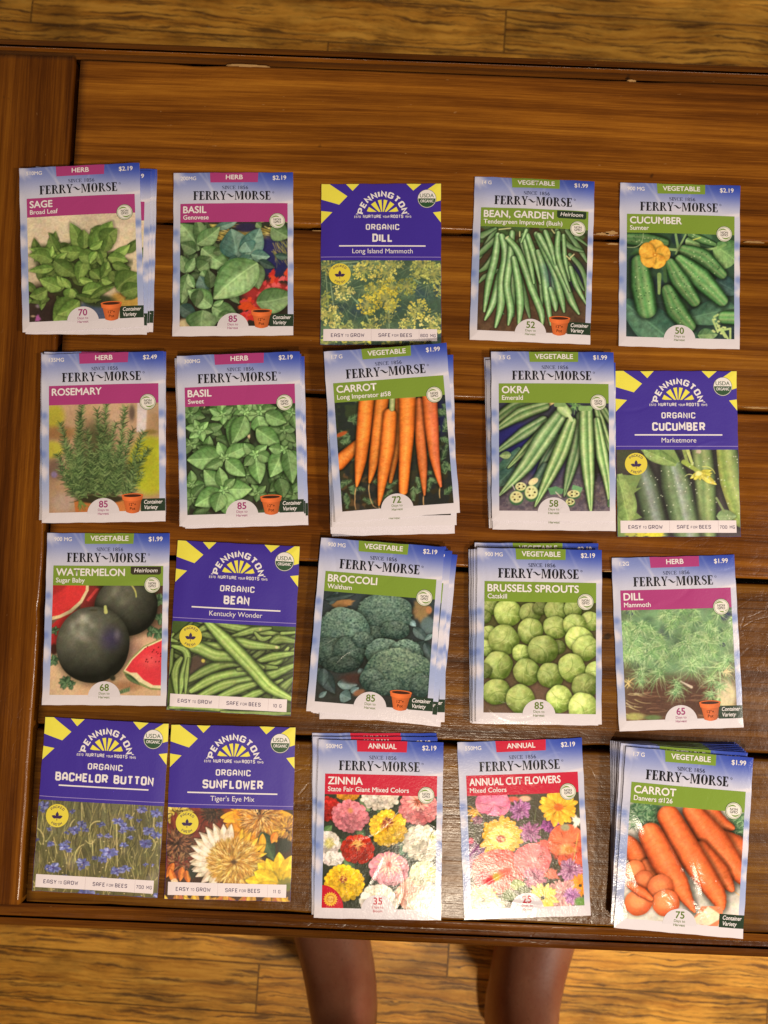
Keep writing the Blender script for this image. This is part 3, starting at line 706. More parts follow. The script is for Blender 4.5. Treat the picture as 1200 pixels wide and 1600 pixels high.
def pic_carrot_imperator():
    p = Pic(FW, FH, (152, 540), (985, 445), (222, 1372), 10)
    p.fill(G(46, 58, 40), G(44, 40, 30))
    p.mottle(G(98, 74, 48), 40, .55, .1, .7, (180, 1080, 520, 1400)); p.mottle(G(30, 36, 40), 60, .5, .1, .7)
    p.blob(940, 620, 90, 220, G(28, 32, 62), soft=.6)
    cs = [G(66, 96, 62), G(92, 122, 84), G(46, 70, 50), G(112, 140, 100)]
    for _ in range(52):
        x, y = p.rs.choice([p.rs.uniform(150, 330), p.rs.uniform(880, 1070), p.rs.uniform(220, 1070)]), p.rs.uniform(480, 1340)
        if x > 340 and x < 860 and y < 1050: continue
        th = p.rs.uniform(0, 6.28); L = p.rs.uniform(70, 130)
        for i in range(9):
            f = i / 9; bx, by = x + L * f * math.cos(th), y + L * f * math.sin(th)
            for sg in (-1, 1):
                a = th + sg * .8; c = cs[p.rs.randint(4)]
                p.line(bx, by, bx + 34 * (1 - f * .6) * math.cos(a), by + 34 * (1 - f * .6) * math.sin(a), 9, c, .9, 4)
        p.line(x, y, x + L * math.cos(th), y + L * math.sin(th), 5, cs[1], .9)
    p.blob(210, 780, 60, 20, G(170, 80, 40), ang=-25, soft=.5)
    carrot(p, [(330, 860), (190, 1000)], [40, 56], .95)
    carrot(p, [(640, 500), (640, 800), (600, 1000), (580, 1130)], [36, 34, 26, 14], .72)
    carrot(p, [(510, 470), (480, 760), (455, 980), (425, 1140)], [56, 48, 38, 9], .95, [(425, 1140), (425, 1230), (455, 1320), (490, 1335)])
    carrot(p, [(395, 500), (375, 760), (355, 980), (330, 1170)], [58, 54, 44, 10], 1.02, [(330, 1170), (318, 1270), (325, 1350)])
    carrot(p, [(790, 520), (800, 760), (820, 1000), (835, 1220)], [44, 42, 36, 8], .92, [(835, 1200), (832, 1310)], [G(150, 66, 30), G(214, 112, 58), G(226, 128, 74), G(206, 104, 48), G(150, 66, 24)])
    carrot(p, [(865, 440), (885, 700), (910, 940), (955, 1150)], [58, 52, 38, 10], .98, [(955, 1140), (950, 1240)], [G(160, 68, 34), G(222, 110, 70), G(232, 128, 84), G(220, 112, 54), G(150, 66, 24)])
    carrot(p, [(572, 620), (555, 860), (525, 1080), (497, 1310)], [50, 54, 42, 8], 1.02, [(497, 1300), (500, 1340)])
    carrot(p, [(700, 470), (697, 760), (685, 1000), (677, 1195)], [64, 56, 44, 34], 1.03)
    p.tube([(588, 480), (586, 570)], [22, 20], [G(120, 140, 80), G(190, 196, 140), G(110, 130, 76)], halo=.2); p.line(640, 480, 760, 475, 12, G(150, 150, 100), .6)
    p.grain(.07, 8)
    return p

def pic_okra():
    p = Pic(FW, FH, (203, 447), (1045, 460), (211, 1280), 11)
    p.fill(G(48, 50, 66), G(96, 86, 96))
    p.blob(330, 740, 330, 200, G(34, 34, 96), soft=.6); p.blob(560, 900, 200, 240, G(38, 40, 100), soft=.7); p.blob(900, 1160, 200, 110, G(88, 78, 80), soft=.6); p.blob(960, 950, 120, 160, G(36, 36, 34), soft=.6)
    p.mottle(G(64, 58, 76), 26, .55, .12, .6, (200, 1000, 1100, 1300)); p.mottle(G(122, 112, 116), 16, .62, .06, .5, (200, 1050, 1100, 1300))
    p.poly([(500, 440), (640, 450), (545, 512)], G(206, 184, 120)); p.tuft(780, 480, 60, 26, [G(110, 150, 90), G(70, 110, 70)], 10)
    p.leaf((370, 800), (190, 1040), 110, G(44, 76, 66), G(96, 132, 110), sharp=.5); p.leaf((330, 950), (190, 1080), 120, G(40, 70, 66), G(84, 118, 104), sharp=.5); p.leaf((440, 920), (230, 1090), 90, G(50, 80, 76), G(96, 128, 116), vein=3); p.leaf((300, 850), (210, 860), 60, G(90, 120, 80), G(140, 160, 110))
    D, M, L = G(70, 106, 60), G(130, 168, 106), G(192, 214, 156)
    R = [D * .7, M * .9, L, D * 1.1, M, L * .95, M * .8, D * .65]
    def okra(pts, r, k=1., blue=0):
        rr = [c * k * (1 - blue) + blue * G(70, 110, 140) for c in R]
        p.tube(pts, r, [np.minimum(c, 1) for c in rr], halo=.5)
    okra([(200, 570), (330, 480), (470, 440)], [40, 50, 30], .72); okra([(195, 650), (370, 540), (550, 480)], [18, 54, 40], .85)
    okra([(190, 830), (390, 690), (540, 600)], [14, 46, 44], .85, .1); okra([(280, 950), (420, 800), (560, 640)], [8, 34, 30], .9); okra([(500, 990), (560, 880), (650, 720)], [10, 32, 26], .75, .2)
    okra([(690, 530), (540, 740), (400, 950), (215, 1160)], [52, 74, 54, 8], 1.0, .08); okra([(560, 960), (470, 1100)], [46, 40], .6, .3)
    okra([(830, 560), (790, 820), (740, 1020), (705, 1170)], [40, 52, 36, 6], .85, .1); okra([(960, 520), (1010, 700), (1080, 880)], [30, 36, 16], 1.02); okra([(1010, 520), (1060, 600)], [30, 30], .8)
    okra([(950, 600), (990, 850), (1030, 1050), (1050, 1240)], [30, 50, 34, 6], 1.1)
    okra([(755, 610), (680, 820), (590, 1020), (485, 1245)], [44, 64, 48, 7], 1.02)
    okra([(870, 540), (875, 800), (890, 1040), (908, 1300)], [54, 60, 46, 7], 1.08)
    p.tube([(690, 500), (720, 530)], [44, 40], [M, L, M], halo=.3); p.line(740, 555, 760, 590, 26, L); p.line(830, 500, 900, 500, 40, M); p.line(640, 470, 700, 470, 34, M * .9)
    def slice_(x, y, r, ry):
        p.blob(x, y + 8, r * 1.12, ry * 1.2, G(56, 92, 62), soft=.1); p.blob(x, y, r, ry, G(206, 206, 150), soft=.15)
        for i in range(6):
            a = i * 1.05; p.blob(x + r * .5 * math.cos(a), y + ry * .5 * math.sin(a), 10, 8, [G(40, 34, 26), G(160, 150, 100)][i % 2], soft=.4)
    slice_(375, 1095, 44, 34); slice_(455, 1140, 52, 56); slice_(342, 1175, 52, 48); p.blob(470, 1058, 44, 26, G(206, 200, 150), ang=-30, soft=.2)
    p.poly([(580, 1110), (640, 1095), (700, 1120), (690, 1155), (600, 1160)], G(84, 130, 92)); p.poly([(770, 1085), (845, 1110), (830, 1150), (760, 1120)], G(100, 150, 104)); slice_(775, 1155, 50, 30); slice_(750, 1215, 36, 28)
    p.leaf((1040, 1260), (1090, 1180), 60, G(60, 90, 60), G(100, 140, 90)); p.line(310, 1080, 330, 1120, 6, G(200, 190, 190)); p.line(640, 1140, 680, 1180, 7, G(200, 190, 180))
    p.grain(.08, 9)
    return p

def pic_cucumber_marketmore():
    p = Pic(PW, PH, (80, 735), (1060, 735), (95, 1460), 12)
    p.fill(G(50, 46, 46), G(56, 46, 50))
    p.blob(150, 820, 150, 130, G(56, 60, 44), soft=.6)
    V = [G(50, 62, 46), G(84, 104, 76), G(132, 150, 138), G(150, 164, 160), G(104, 124, 96), G(70, 90, 60), G(40, 50, 38)]
    p.tube([(270, 850), (340, 1100), (420, 1460)], [60, 100, 90], [c * .9 for c in V], halo=.6)
    p.tube([(760, 700), (790, 1000), (800, 1460)], [80, 84, 80], [G(56, 76, 44), G(112, 138, 84), G(150, 168, 110), G(104, 130, 80), G(132, 150, 96), G(76, 96, 54)], halo=.6)
    p.tube([(960, 700), (1010, 1000), (1100, 1300)], [80, 100, 90], [G(50, 70, 40), G(110, 136, 76), G(160, 176, 104), G(120, 146, 70), G(170, 180, 90)], halo=.6)
    p.tube([(490, 760), (560, 1040), (650, 1460)], [60, 120, 110], [G(52, 70, 46), G(92, 116, 78), G(126, 146, 120), G(160, 174, 168), G(96, 120, 84), G(116, 140, 100), G(70, 92, 58), G(44, 58, 40)], halo=.6, stripes=7, stripe_a=.06)
    d, l = G(86, 116, 58), G(150, 176, 104)
    p.poly([(270, 730), (540, 730), (590, 840), (520, 850), (450, 825), (400, 835), (340, 820)], (d + l) / 2); p.leaf((560, 860), (300, 740), 120, d, l, vein=5, sharp=.4, halo=0)
    p.poly([(85, 940), (180, 950), (285, 945), (240, 1060), (285, 1050), (210, 1110), (240, 1170), (220, 1240), (290, 1300), (200, 1330), (160, 1460), (95, 1460)], (d + l) * .47); p.leaf((100, 940), (180, 1330), 190, d * .9, l * .95, vein=4, sharp=.4, halo=0); p.line(90, 980, 230, 1280, 8, l, .8)
    p.line(620, 740, 650, 850, 26, G(132, 150, 80)); p.line(650, 740, 690, 860, 30, G(176, 190, 110), 1, 20); p.line(620, 840, 740, 920, 40, G(140, 160, 70), 1, 30)
    for a in range(14): th = p.rs.uniform(-.6, 2.9); p.leaf((740, 930), (740 + 110 * math.cos(th), 925 + 70 * math.sin(th)), 34, G(170, 170, 50), G(232, 224, 90), vein=0, halo=.25)
    p.leaf((760, 950), (885, 1030), 56, G(170, 170, 60), G(226, 216, 100), vein=0); p.line(770, 880, 870, 935, 9, G(190, 200, 110), 1, 7, -.2); p.line(690, 950, 630, 960, 8, G(200, 206, 130), 1, 6, .2); p.blob(740, 935, 36, 26, G(240, 232, 150), soft=.6); p.blob(740, 750, 26, 26, G(196, 180, 160), rough=.2)
    p.leaf((880, 1290), (1040, 1290), 110, G(96, 124, 78), G(140, 164, 116), vein=3); p.line(880, 1140, 940, 1250, 18, G(120, 140, 90))
    p.blob(280, 1440, 50, 30, G(200, 196, 60), rough=.4, soft=.3); p.blob(390, 1440, 90, 36, G(216, 210, 50), rough=.35, soft=.3); p.blob(200, 1440, 60, 24, G(176, 180, 80), rough=.3)
    for _ in range(70): p.blob(p.rs.uniform(300, 1060), p.rs.uniform(780, 1320), 6, 6, G(214, 222, 200), soft=.5, a=.9)
    p.grain(.1, 10)
    return p

def pic_watermelon():
    p = Pic(FW, FH, (172, 517), (1053, 517), (160, 1410), 13)
    p.fill(G(60, 40, 34), G(200, 164, 128))
    p.blob(960, 1100, 360, 260, G(196, 160, 130), soft=.5); p.blob(240, 1250, 260, 260, G(206, 176, 140), soft=.5); p.blob(820, 1060, 140, 160, G(150, 116, 100), soft=.8); p.blob(760, 1330, 200, 60, G(150, 110, 80), soft=.8)
    p.blob(280, 880, 240, 110, G(176, 42, 44), ang=-40, soft=.15); p.blob(460, 680, 90, 60, G(150, 50, 46), ang=-40, soft=.4); p.blob(470, 600, 90, 110, G(120, 40, 40), ang=30, soft=.4)
    p.poly([(170, 500), (462, 500), (460, 560), (410, 660), (330, 740), (240, 785), (170, 803)], G(214, 196, 150)); p.poly([(170, 500), (440, 500), (436, 560), (390, 645), (310, 720), (230, 762), (170, 775)], G(206, 52, 54)); p.poly([(170, 500), (300, 500), (250, 560), (170, 600)], G(140, 40, 40), .6, 6)
    p.poly([(440, 640), (520, 540), (545, 545), (460, 650)], G(190, 60, 60))
    p.blob(190, 1040, 40, 60, G(60, 30, 26), soft=.5)
    for x, y, r in [(200, 890, 40), (185, 1130, 50), (290, 1310, 60), (1030, 640, 60), (1030, 790, 50), (1020, 900, 60), (950, 890, 50), (340, 1330, 40)]:
        for _ in range(9): a = p.rs.uniform(0, 6.28); p.leaf((x, y), (x + r * math.cos(a), y + r * math.sin(a)), r * .6, G(34, 60, 40), G(96, 126, 90), vein=0)
    p.ball(760, 690, 250, G(18, 20, 17), G(86, 88, 76), ry=240, lx=-.2, ly=-.45, spec=.34, tex=.18, rough=.01)
    p.ball(500, 1000, 290, G(20, 22, 18), G(92, 94, 82), ry=315, ang=10, lx=-.25, ly=-.5, spec=.34, tex=.2, rough=.008)
    p.blob(640, 950, 130, 150, G(52, 46, 84), soft=.95, a=.7); p.blob(690, 920, 40, 70, G(120, 116, 130), soft=.95, a=.5); p.blob(440, 950, 90, 50, G(140, 136, 124), ang=20, soft=.95, a=.35); p.blob(500, 720, 60, 14, G(60, 62, 48), soft=.8)
    p.line(595, 690, 600, 735, 22, G(176, 184, 110), 1, 30); p.line(800, 515, 840, 610, 13, G(176, 176, 100), 1, 10, -.1)
    p.blob(660, 1270, 30, 30, G(40, 40, 30), soft=.6)
    p.poly([(738, 1215), (800, 1110), (900, 1010), (1060, 935), (1060, 1365), (960, 1360), (860, 1320), (780, 1275)], G(120, 130, 80)); p.poly([(745, 1212), (806, 1118), (905, 1018), (1060, 942), (1060, 1352), (960, 1345), (870, 1300), (800, 1240)], G(216, 206, 160)); p.poly([(760, 1205), (815, 1122), (912, 1026), (1060, 955), (1060, 1325), (980, 1325), (900, 1280), (850, 1225), (800, 1225)], G(204, 52, 62))
    p.blob(960, 1130, 120, 90, G(222, 90, 90), soft=.9, a=.6); p.leaf((760, 1240), (870, 1320), 40, G(40, 60, 40), G(90, 110, 70), vein=0)
    for _ in range(16): p.blob(p.rs.uniform(880, 1040), p.rs.uniform(1000, 1140), 6, 9, G(90, 20, 26), ang=40)
    for i in range(6): p.leaf((720 + i * 13, 1400 - i * 4), (715 + i * 16, 1365 - i * 6), 18, G(60, 80, 56), G(110, 130, 90), vein=0, halo=.1)
    p.grain(.1, 7)
    return p

def pic_bean_kentucky():
    p = Pic(PW, PH, (125, 740), (1100, 775), (65, 1470), 14)
    p.fill(G(60, 84, 36), G(66, 80, 38))
    D, M, L = G(62, 92, 38), G(118, 150, 72), G(164, 190, 112)
    R = [D * .7, M * .85, L, M, L * .9, M * .8, D * .65]
    def bean(pts, r, k=1.):
        n = len(pts); p.tube(pts, [r * .45] + [r * p.rs.uniform(.9, 1.08) for _ in range(n - 2)] + [r * .35], [np.minimum(c * k, 1) for c in R], halo=.5)
    for _ in range(46):
        x, y = p.rs.uniform(60, 1100), p.rs.uniform(740, 1480); a = p.rs.choice([-.45, -.3, .2, -.7, .5]) + p.rs.normal() * .2; L_ = p.rs.uniform(140, 240)
        bean([(x - L_ * math.cos(a), y - L_ * math.sin(a)), (x, y + p.rs.normal() * 20), (x + L_ * math.cos(a), y + L_ * math.sin(a))], p.rs.uniform(26, 36), p.rs.uniform(.6, .9))
    p.blob(310, 1110, 90, 100, G(70, 56, 46), soft=.3, rough=.2); p.blob(365, 1065, 18, 20, G(196, 180, 80), soft=.4)
    bean([(300, 840), (390, 790), (480, 745)], 34, .95); bean([(480, 760), (700, 800), (980, 840)], 42, 1.0); bean([(560, 880), (760, 810), (900, 790)], 34, .95); bean([(880, 960), (960, 880), (1110, 900)], 44, .9); bean([(780, 830), (830, 880), (900, 860)], 26, .95); bean([(990, 830), (1110, 820)], 34, 1.05)
    bean([(330, 920), (480, 950), (640, 910), (760, 930), (955, 945)], 46, 1.05); bean([(130, 850), (100, 890), (160, 910)], 26, 1)
    bean([(240, 1230), (380, 1150), (560, 1080), (720, 1100)], 42, .95); bean([(270, 1310), (430, 1220), (640, 1170), (800, 1160)], 50, 1.06); bean([(260, 1400), (500, 1270), (700, 1230), (900, 1170), (1100, 1080)], 48, 1.0); bean([(460, 1370), (640, 1290), (820, 1230)], 44, 1.02); bean([(700, 1380), (800, 1310), (980, 1210)], 36, .95); bean([(620, 1390), (760, 1330), (860, 1290)], 36, 1.05); bean([(900, 1390), (980, 1280), (1090, 1180)], 40, .9)
    bean([(860, 1100), (960, 1050), (1035, 950)], 36, 1.1); bean([(800, 1060), (920, 1020), (1090, 990)], 40, 1.0); bean([(640, 1130), (800, 1110), (940, 1110)], 36, .9)
    bean([(200, 950), (330, 960), (460, 1020), (620, 1030), (830, 1110)], 52, 1.1); bean([(130, 950), (220, 980), (240, 1060), (200, 1200), (180, 1330)], 34, 1.05); bean([(190, 1050), (140, 1150), (150, 1340)], 40, .95); bean([(250, 1050), (230, 1200), (220, 1330)], 22, 1.0); bean([(120, 980), (100, 1100), (80, 1200)], 30, .8)
    bean([(400, 745), (530, 880), (650, 1010), (760, 1130), (880, 1270), (1060, 1370)], 58, 1.2)
    p.line(600, 960, 900, 1290, 5, G(100, 130, 60), .7); p.blob(945, 945, 16, 16, G(206, 206, 150)); p.blob(820, 800, 16, 14, G(180, 180, 110))
    bean([(100, 1450), (300, 1440), (600, 1480)], 30, 1.0); bean([(500, 1480), (800, 1490), (1060, 1480)], 30, .9)
    p.grain(.08, 9)
    return p

def broc(p, x, y, rx, ry, c1, c2):
    p.ball(x, y, rx, c1, c2, ry=ry, lx=.1, ly=-.55, halo=.6, rough=.04)
    n = int(rx * ry / 22)
    for _ in range(n):
        a = p.rs.uniform(0, 6.28); q = math.sqrt(p.rs.rand()) * 1.0; dx, dy = rx * q * math.cos(a), ry * q * math.sin(a)
        lit = np.clip(.45 - .35 * dy / ry - .25 * q * q + p.rs.normal() * .22, 0, 1.1); c = c1 * .8 + (c2 - c1 * .8) * lit
        p.blob(x + dx, y + dy, p.rs.uniform(7, 12), p.rs.uniform(6, 10), np.clip(c, 0, 1), soft=.6, a=.85)

def pic_broccoli():
    p = Pic(FW, FH, (190, 490), (1030, 555), (105, 1362), 15)
    p.fill(G(46, 56, 60), G(44, 46, 44))
    p.blob(320, 590, 100, 40, G(150, 112, 70), ang=-5, soft=.3, rough=.2); p.blob(380, 650, 40, 20, G(150, 100, 70), soft=.4); p.blob(920, 640, 70, 120, G(136, 112, 76), soft=.4, rough=.15); p.blob(980, 640, 30, 40, G(170, 120, 80), soft=.5); p.blob(970, 760, 70, 80, G(84, 104, 108), soft=.4)
    for b, t, w, k in [((230, 600), (300, 490), 60, .7), ((200, 560), (420, 520), 50, .6), ((830, 720), (880, 770), 50, 1.6), ((860, 780), (960, 880), 80, .9), ((880, 900), (1000, 1000), 120, .7), ((1000, 830), (940, 880), 40, 1.2), ((940, 900), (1000, 1080), 70, .8), ((140, 1330), (200, 1280), 40, 1.), ((280, 1220), (430, 1230), 90, 1.1), ((380, 1290), (440, 1250), 60, 1.2), ((300, 1300), (380, 1340), 110, 1.0), ((140, 1100), (260, 1300), 120, .6), ((180, 1100), (170, 1240), 80, .7), ((450, 1100), (480, 1180), 60, 1.1)]:
        p.leaf(b, t, w, G(56, 76, 78) * k, np.minimum(G(108, 132, 134) * k, 1), vein=3)
    p.blob(420, 1180, 160, 60, G(60, 44, 40), soft=.6); p.blob(440, 1290, 60, 30, G(130, 90, 66), ang=-20, soft=.5)
    c1, c2 = G(46, 72, 68), G(134, 164, 148)
    broc(p, 640, 680, 210, 170, c1, c2 * .95); broc(p, 560, 830, 90, 60, c1 * .8, c2 * .8); broc(p, 720, 800, 110, 70, c1 * .8, c2 * .85)
    broc(p, 330, 820, 200, 190, c1 * 1.05, c2 * 1.0); broc(p, 240, 980, 140, 120, c1 * .7, c2 * .7); broc(p, 370, 980, 120, 120, c1 * .75, c2 * .75); broc(p, 480, 880, 80, 60, c1 * .8, c2 * .9); broc(p, 310, 1070, 140, 60, c1 * .6, c2 * .6)
    broc(p, 640, 980, 150, 110, c1, c2 * 1.05); broc(p, 800, 980, 120, 110, c1, c2 * 1.15); broc(p, 740, 1110, 240, 170, c1 * 1.05, G(148, 174, 146)); broc(p, 540, 1190, 90, 90, c1 * .85, c2 * .9); broc(p, 640, 1250, 130, 60, c1 * .8, c2 * .85); broc(p, 900, 1230, 80, 90, c1 * .8, c2 * .85)
    p.grain(.12, 7)
    return p

def sprout(p, x, y, r, k=1., ry=None, a=0):
    p.ball(x, y, r, G(74, 96, 36) * k, np.minimum(G(182, 200, 120) * k, 1), ry=ry, ang=a, halo=.5, tex=.6, rough=.025)
    ry = ry or r; t0 = p.rs.uniform(0, 6.28)
    for i in range(5):
        th = t0 + i * 1.1 + p.rs.uniform(-.3, .3); q = p.rs.uniform(-.35, .35)
        x0, y0 = x + r * .25 * math.cos(th + 2), y + ry * .25 * math.sin(th + 2)
        p.line(x0, y0, x + r * .86 * math.cos(th), y + ry * .86 * math.sin(th), 5, np.minimum(G(190, 206, 140) * k, 1), .55, 3, q)
        for j in range(3):
            f = p.rs.uniform(.3, .8); bx, by = x0 + (x + r * .86 * math.cos(th) - x0) * f, y0 + (y + ry * .86 * math.sin(th) - y0) * f
            p.line(bx, by, bx + r * .3 * math.cos(th + .8), by + r * .3 * math.sin(th + .8), 3, np.minimum(G(184, 200, 132) * k, 1), .4)
    p.line(x + r * .8 * math.cos(t0), y + ry * .8 * math.sin(t0), x + r * .8 * math.cos(t0 + 2.2), y + ry * .8 * math.sin(t0 + 2.2), 6, G(60, 90, 30) * k, .5, 4, .25)

def pic_sprouts():
    p = Pic(FW, FH, (193, 520), (1088, 540), (185, 1428), 16)
    p.fill(G(62, 66, 36), G(96, 76, 62))
    p.blob(560, 1280, 300, 100, G(92, 72, 60), soft=.5)
    for a in [(230, 560, 80, .9), (190, 650, 60, .8), (380, 620, 115, 1.1), (560, 620, 90, .85), (640, 580, 60, .7), (760, 600, 95, .95), (900, 590, 80, .95), (1040, 690, 85, 1.0), (200, 900, 80, 1.05), (230, 780, 60, 1.0), (760, 740, 100, .95), (915, 720, 95, 1.05), (950, 840, 115, 1.15), (1000, 910, 105, 1.05), (560, 770, 105, .95), (350, 840, 125, .95), (490, 950, 75, 1.1), (780, 900, 60, .7), (660, 920, 120, .9), (300, 1050, 118, 1.0), (200, 1090, 60, .7), (530, 1100, 110, .95), (720, 1130, 105, .95), (890, 1070, 118, 1.1), (1070, 1100, 80, 1.1), (990, 1220, 105, .85), (290, 1260, 110, 1.0), (480, 1320, 122, .98), (790, 1320, 112, 1.15), (980, 1400, 130, 1.15), (700, 1440, 60, 1.2)]:
        sprout(p, a[0], a[1], a[2], a[3], ry=a[2] * p.rs.uniform(.9, 1.02), a=p.rs.uniform(0, 90))
    p.grain(.1, 8)
    return p

def pic_dill_mammoth():
    p = Pic(FW, FH, (135, 488), (1003, 468), (182, 1375), 17)
    p.fill(G(86, 110, 84), G(96, 68, 52))
    p.blob(580, 720, 520, 330, G(108, 144, 104), soft=.3)
    p.blob(560, 1200, 440, 170, G(78, 54, 44), soft=.25); p.grass(0, 0, 60, 130, 4, 8, 6, [G(150, 116, 90), G(60, 40, 34), G(120, 86, 66)], (230, 1080, 900, 1340), a=.7)
    p.blob(960, 1180, 100, 160, G(196, 186, 150), soft=.5); p.blob(990, 1290, 90, 50, G(206, 190, 140), soft=.5); p.grass(0, 0, 16, 110, 20, 20, 6, [G(206, 190, 140), G(226, 212, 170)], (150, 1150, 260, 1370), a=.8); p.blob(250, 1340, 110, 40, G(150, 150, 90), soft=.6); p.blob(390, 1350, 90, 30, G(90, 110, 70), soft=.6)
    p.blob(960, 540, 60, 50, G(44, 50, 80), soft=.5); p.blob(210, 510, 40, 26, G(50, 60, 80), soft=.5); p.blob(930, 770, 28, 22, G(40, 44, 74), soft=.4); p.blob(1000, 590, 30, 30, G(206, 214, 230), soft=.6)
    for _ in range(40): p.blob(p.rs.uniform(150, 1010), p.rs.uniform(500, 1000), 70, 50, [G(66, 92, 72), G(124, 158, 112), G(56, 78, 66), G(110, 150, 110)][p.rs.randint(4)], soft=.9, a=.6)
    p.blob(480, 680, 90, 70, G(70, 86, 84), soft=.8, a=.9); p.blob(720, 840, 130, 50, G(62, 84, 66), soft=.8)
    cs = [G(134, 176, 112), G(170, 204, 146), G(106, 150, 94), G(196, 220, 170), G(80, 120, 78)]
    for x, y, r in [(p.rs.uniform(150, 1020), p.rs.uniform(470, 900), p.rs.uniform(60, 110)) for _ in range(60)] + [(300, 980, 130), (430, 990, 140), (580, 1080, 120), (690, 930, 140), (850, 1050, 130), (900, 950, 140), (220, 760, 130), (370, 830, 130), (640, 760, 150), (820, 720, 140), (960, 900, 100), (560, 1150, 80), (840, 1160, 80), (920, 1100, 70), (180, 860, 90), (290, 1050, 80)]:
        p.tuft(x, y, r, 62, cs, 4.6, droop=.35, a=.85)
    p.line(690, 1110, 600, 1060, 22, G(196, 186, 166), 1, 6); p.tuft(200, 1070, 70, 14, [G(214, 196, 130)], 7); p.tuft(960, 980, 70, 14, [G(214, 196, 150)], 7); p.tuft(900, 1210, 80, 24, cs, 6, 60, 120)
    p.grain(.08, 8)
    return p

def pic_bachelor():
    p = Pic(PW, PH, (118, 730), (1105, 770), (60, 1470), 18)
    p.fill(G(92, 92, 66), G(86, 82, 48))
    for _ in range(40): p.blob(p.rs.uniform(60, 1110), p.rs.uniform(720, 1520), p.rs.uniform(40, 90), p.rs.uniform(40, 110), [G(62, 62, 36), G(116, 112, 72), G(76, 74, 44), G(110, 104, 90)][p.rs.randint(4)], soft=.9, a=.7)
    cs = [G(140, 134, 76), G(172, 160, 96), G(60, 60, 34), G(112, 110, 58), G(200, 186, 124), G(48, 46, 30)]
    p.grass(0, 0, 520, 170, -88, 22, 6, cs, (60, 780, 1110, 1530), curve=.12, a=.75)
    for q in [(400, 890, 380, 1000, .2), (730, 920, 735, 1260, 0), (870, 830, 880, 980, .2), (490, 1060, 560, 1050, .4), (410, 1230, 470, 1090, -.2), (990, 1020, 1010, 1130, -.3), (110, 970, 150, 1090, -.2), (600, 900, 520, 960, .2), (460, 760, 460, 900, 0), (1030, 860, 1010, 1000, 0), (540, 1060, 545, 1200, 0), (660, 1200, 640, 1300, 0)]:
        p.line(q[0], q[1], q[2], q[3], 10, G(196, 184, 124), .9, 8, q[4])
    bl = [G(102, 110, 176), G(132, 140, 206), G(78, 84, 150), G(160, 164, 220)]
    for x, y, r, k in [(160, 780, 60, .9), (150, 820, 36, .9), (385, 825, 36, .9), (400, 975, 60, .9), (460, 930, 50, .85), (490, 970, 40, .8), (335, 1000, 28, .8), (210, 1090, 40, .95), (320, 1110, 58, 1), (360, 1140, 36, 1), (345, 1070, 30, .9), (740, 900, 50, 1), (790, 940, 50, 1), (775, 975, 40, .9), (610, 925, 40, .8), (600, 1015, 34, .9), (665, 1020, 40, .9), (930, 800, 50, 1), (1045, 830, 60, 1.05), (830, 860, 40, .9), (910, 890, 30, .9), (1070, 920, 40, 1.1), (850, 960, 36, .85), (980, 970, 60, 1), (1040, 1005, 50, 1), (840, 1030, 30, .95), (785, 1085, 44, 1), (960, 1075, 60, .95), (670, 1150, 80, 1.1), (620, 1210, 50, 1), (470, 1235, 62, 1), (450, 1280, 34, .9), (230, 1280, 70, 1), (190, 1290, 40, .9), (730, 1300, 60, 1), (800, 1280, 50, .95), (955, 1245, 30, .9), (630, 1370, 40, .9), (750, 1375, 46, .95), (320, 1350, 30, .8), (100, 1060, 26, .7), (200, 970, 30, .8), (560, 1200, 34, .75), (480, 1500, 90, .95), (560, 1500, 40, .9), (900, 1515, 40, .9), (1050, 1490, 40, 1), (1010, 1250, 20, 1.3), (120, 1490, 40, .8)]:
        for i in range(int(r * .45)):
            a = p.rs.uniform(0, 6.28); L = r * p.rs.uniform(.5, 1)
            p.leaf((x, y), (x + L * math.cos(a), y + L * .7 * math.sin(a)), r * .3, bl[2] * k, np.minimum(bl[p.rs.randint(4)] * k * p.rs.uniform(.85, 1.15), 1), vein=0, halo=.12, mid=False, sharp=.5)
        p.blob(x, y, r * .22, r * .16, G(60, 50, 110) * k, soft=.6)
    for _ in range(40): p.blob(p.rs.uniform(60, 1100), p.rs.uniform(1000, 1500), 8, 6, G(220, 206, 150), soft=.5, a=.8)
    p.grain(.12, 7)
    return p

def fluffy(p, x, y, r, n, cols, core, w=12, sq=.92):
    for i in range(n):
        q = math.sqrt(1 - i / n); a = p.rs.uniform(0, 6.28); L = r * q
        c = cols[p.rs.randint(len(cols))] * p.rs.uniform(.75, 1.2)
        x0, y0 = x + L * .72 * math.cos(a), y + L * .72 * sq * math.sin(a); l = r * .26 * (.5 + .5 * q)
        p.line(x0, y0, x0 + l * math.cos(a + .2), y0 + l * sq * math.sin(a + .2), w, np.minimum(c, 1), .9, w * .35, p.rs.uniform(-.2, .2))
    p.blob(x, y, r * .16, r * .13, core, soft=.8, a=.9)

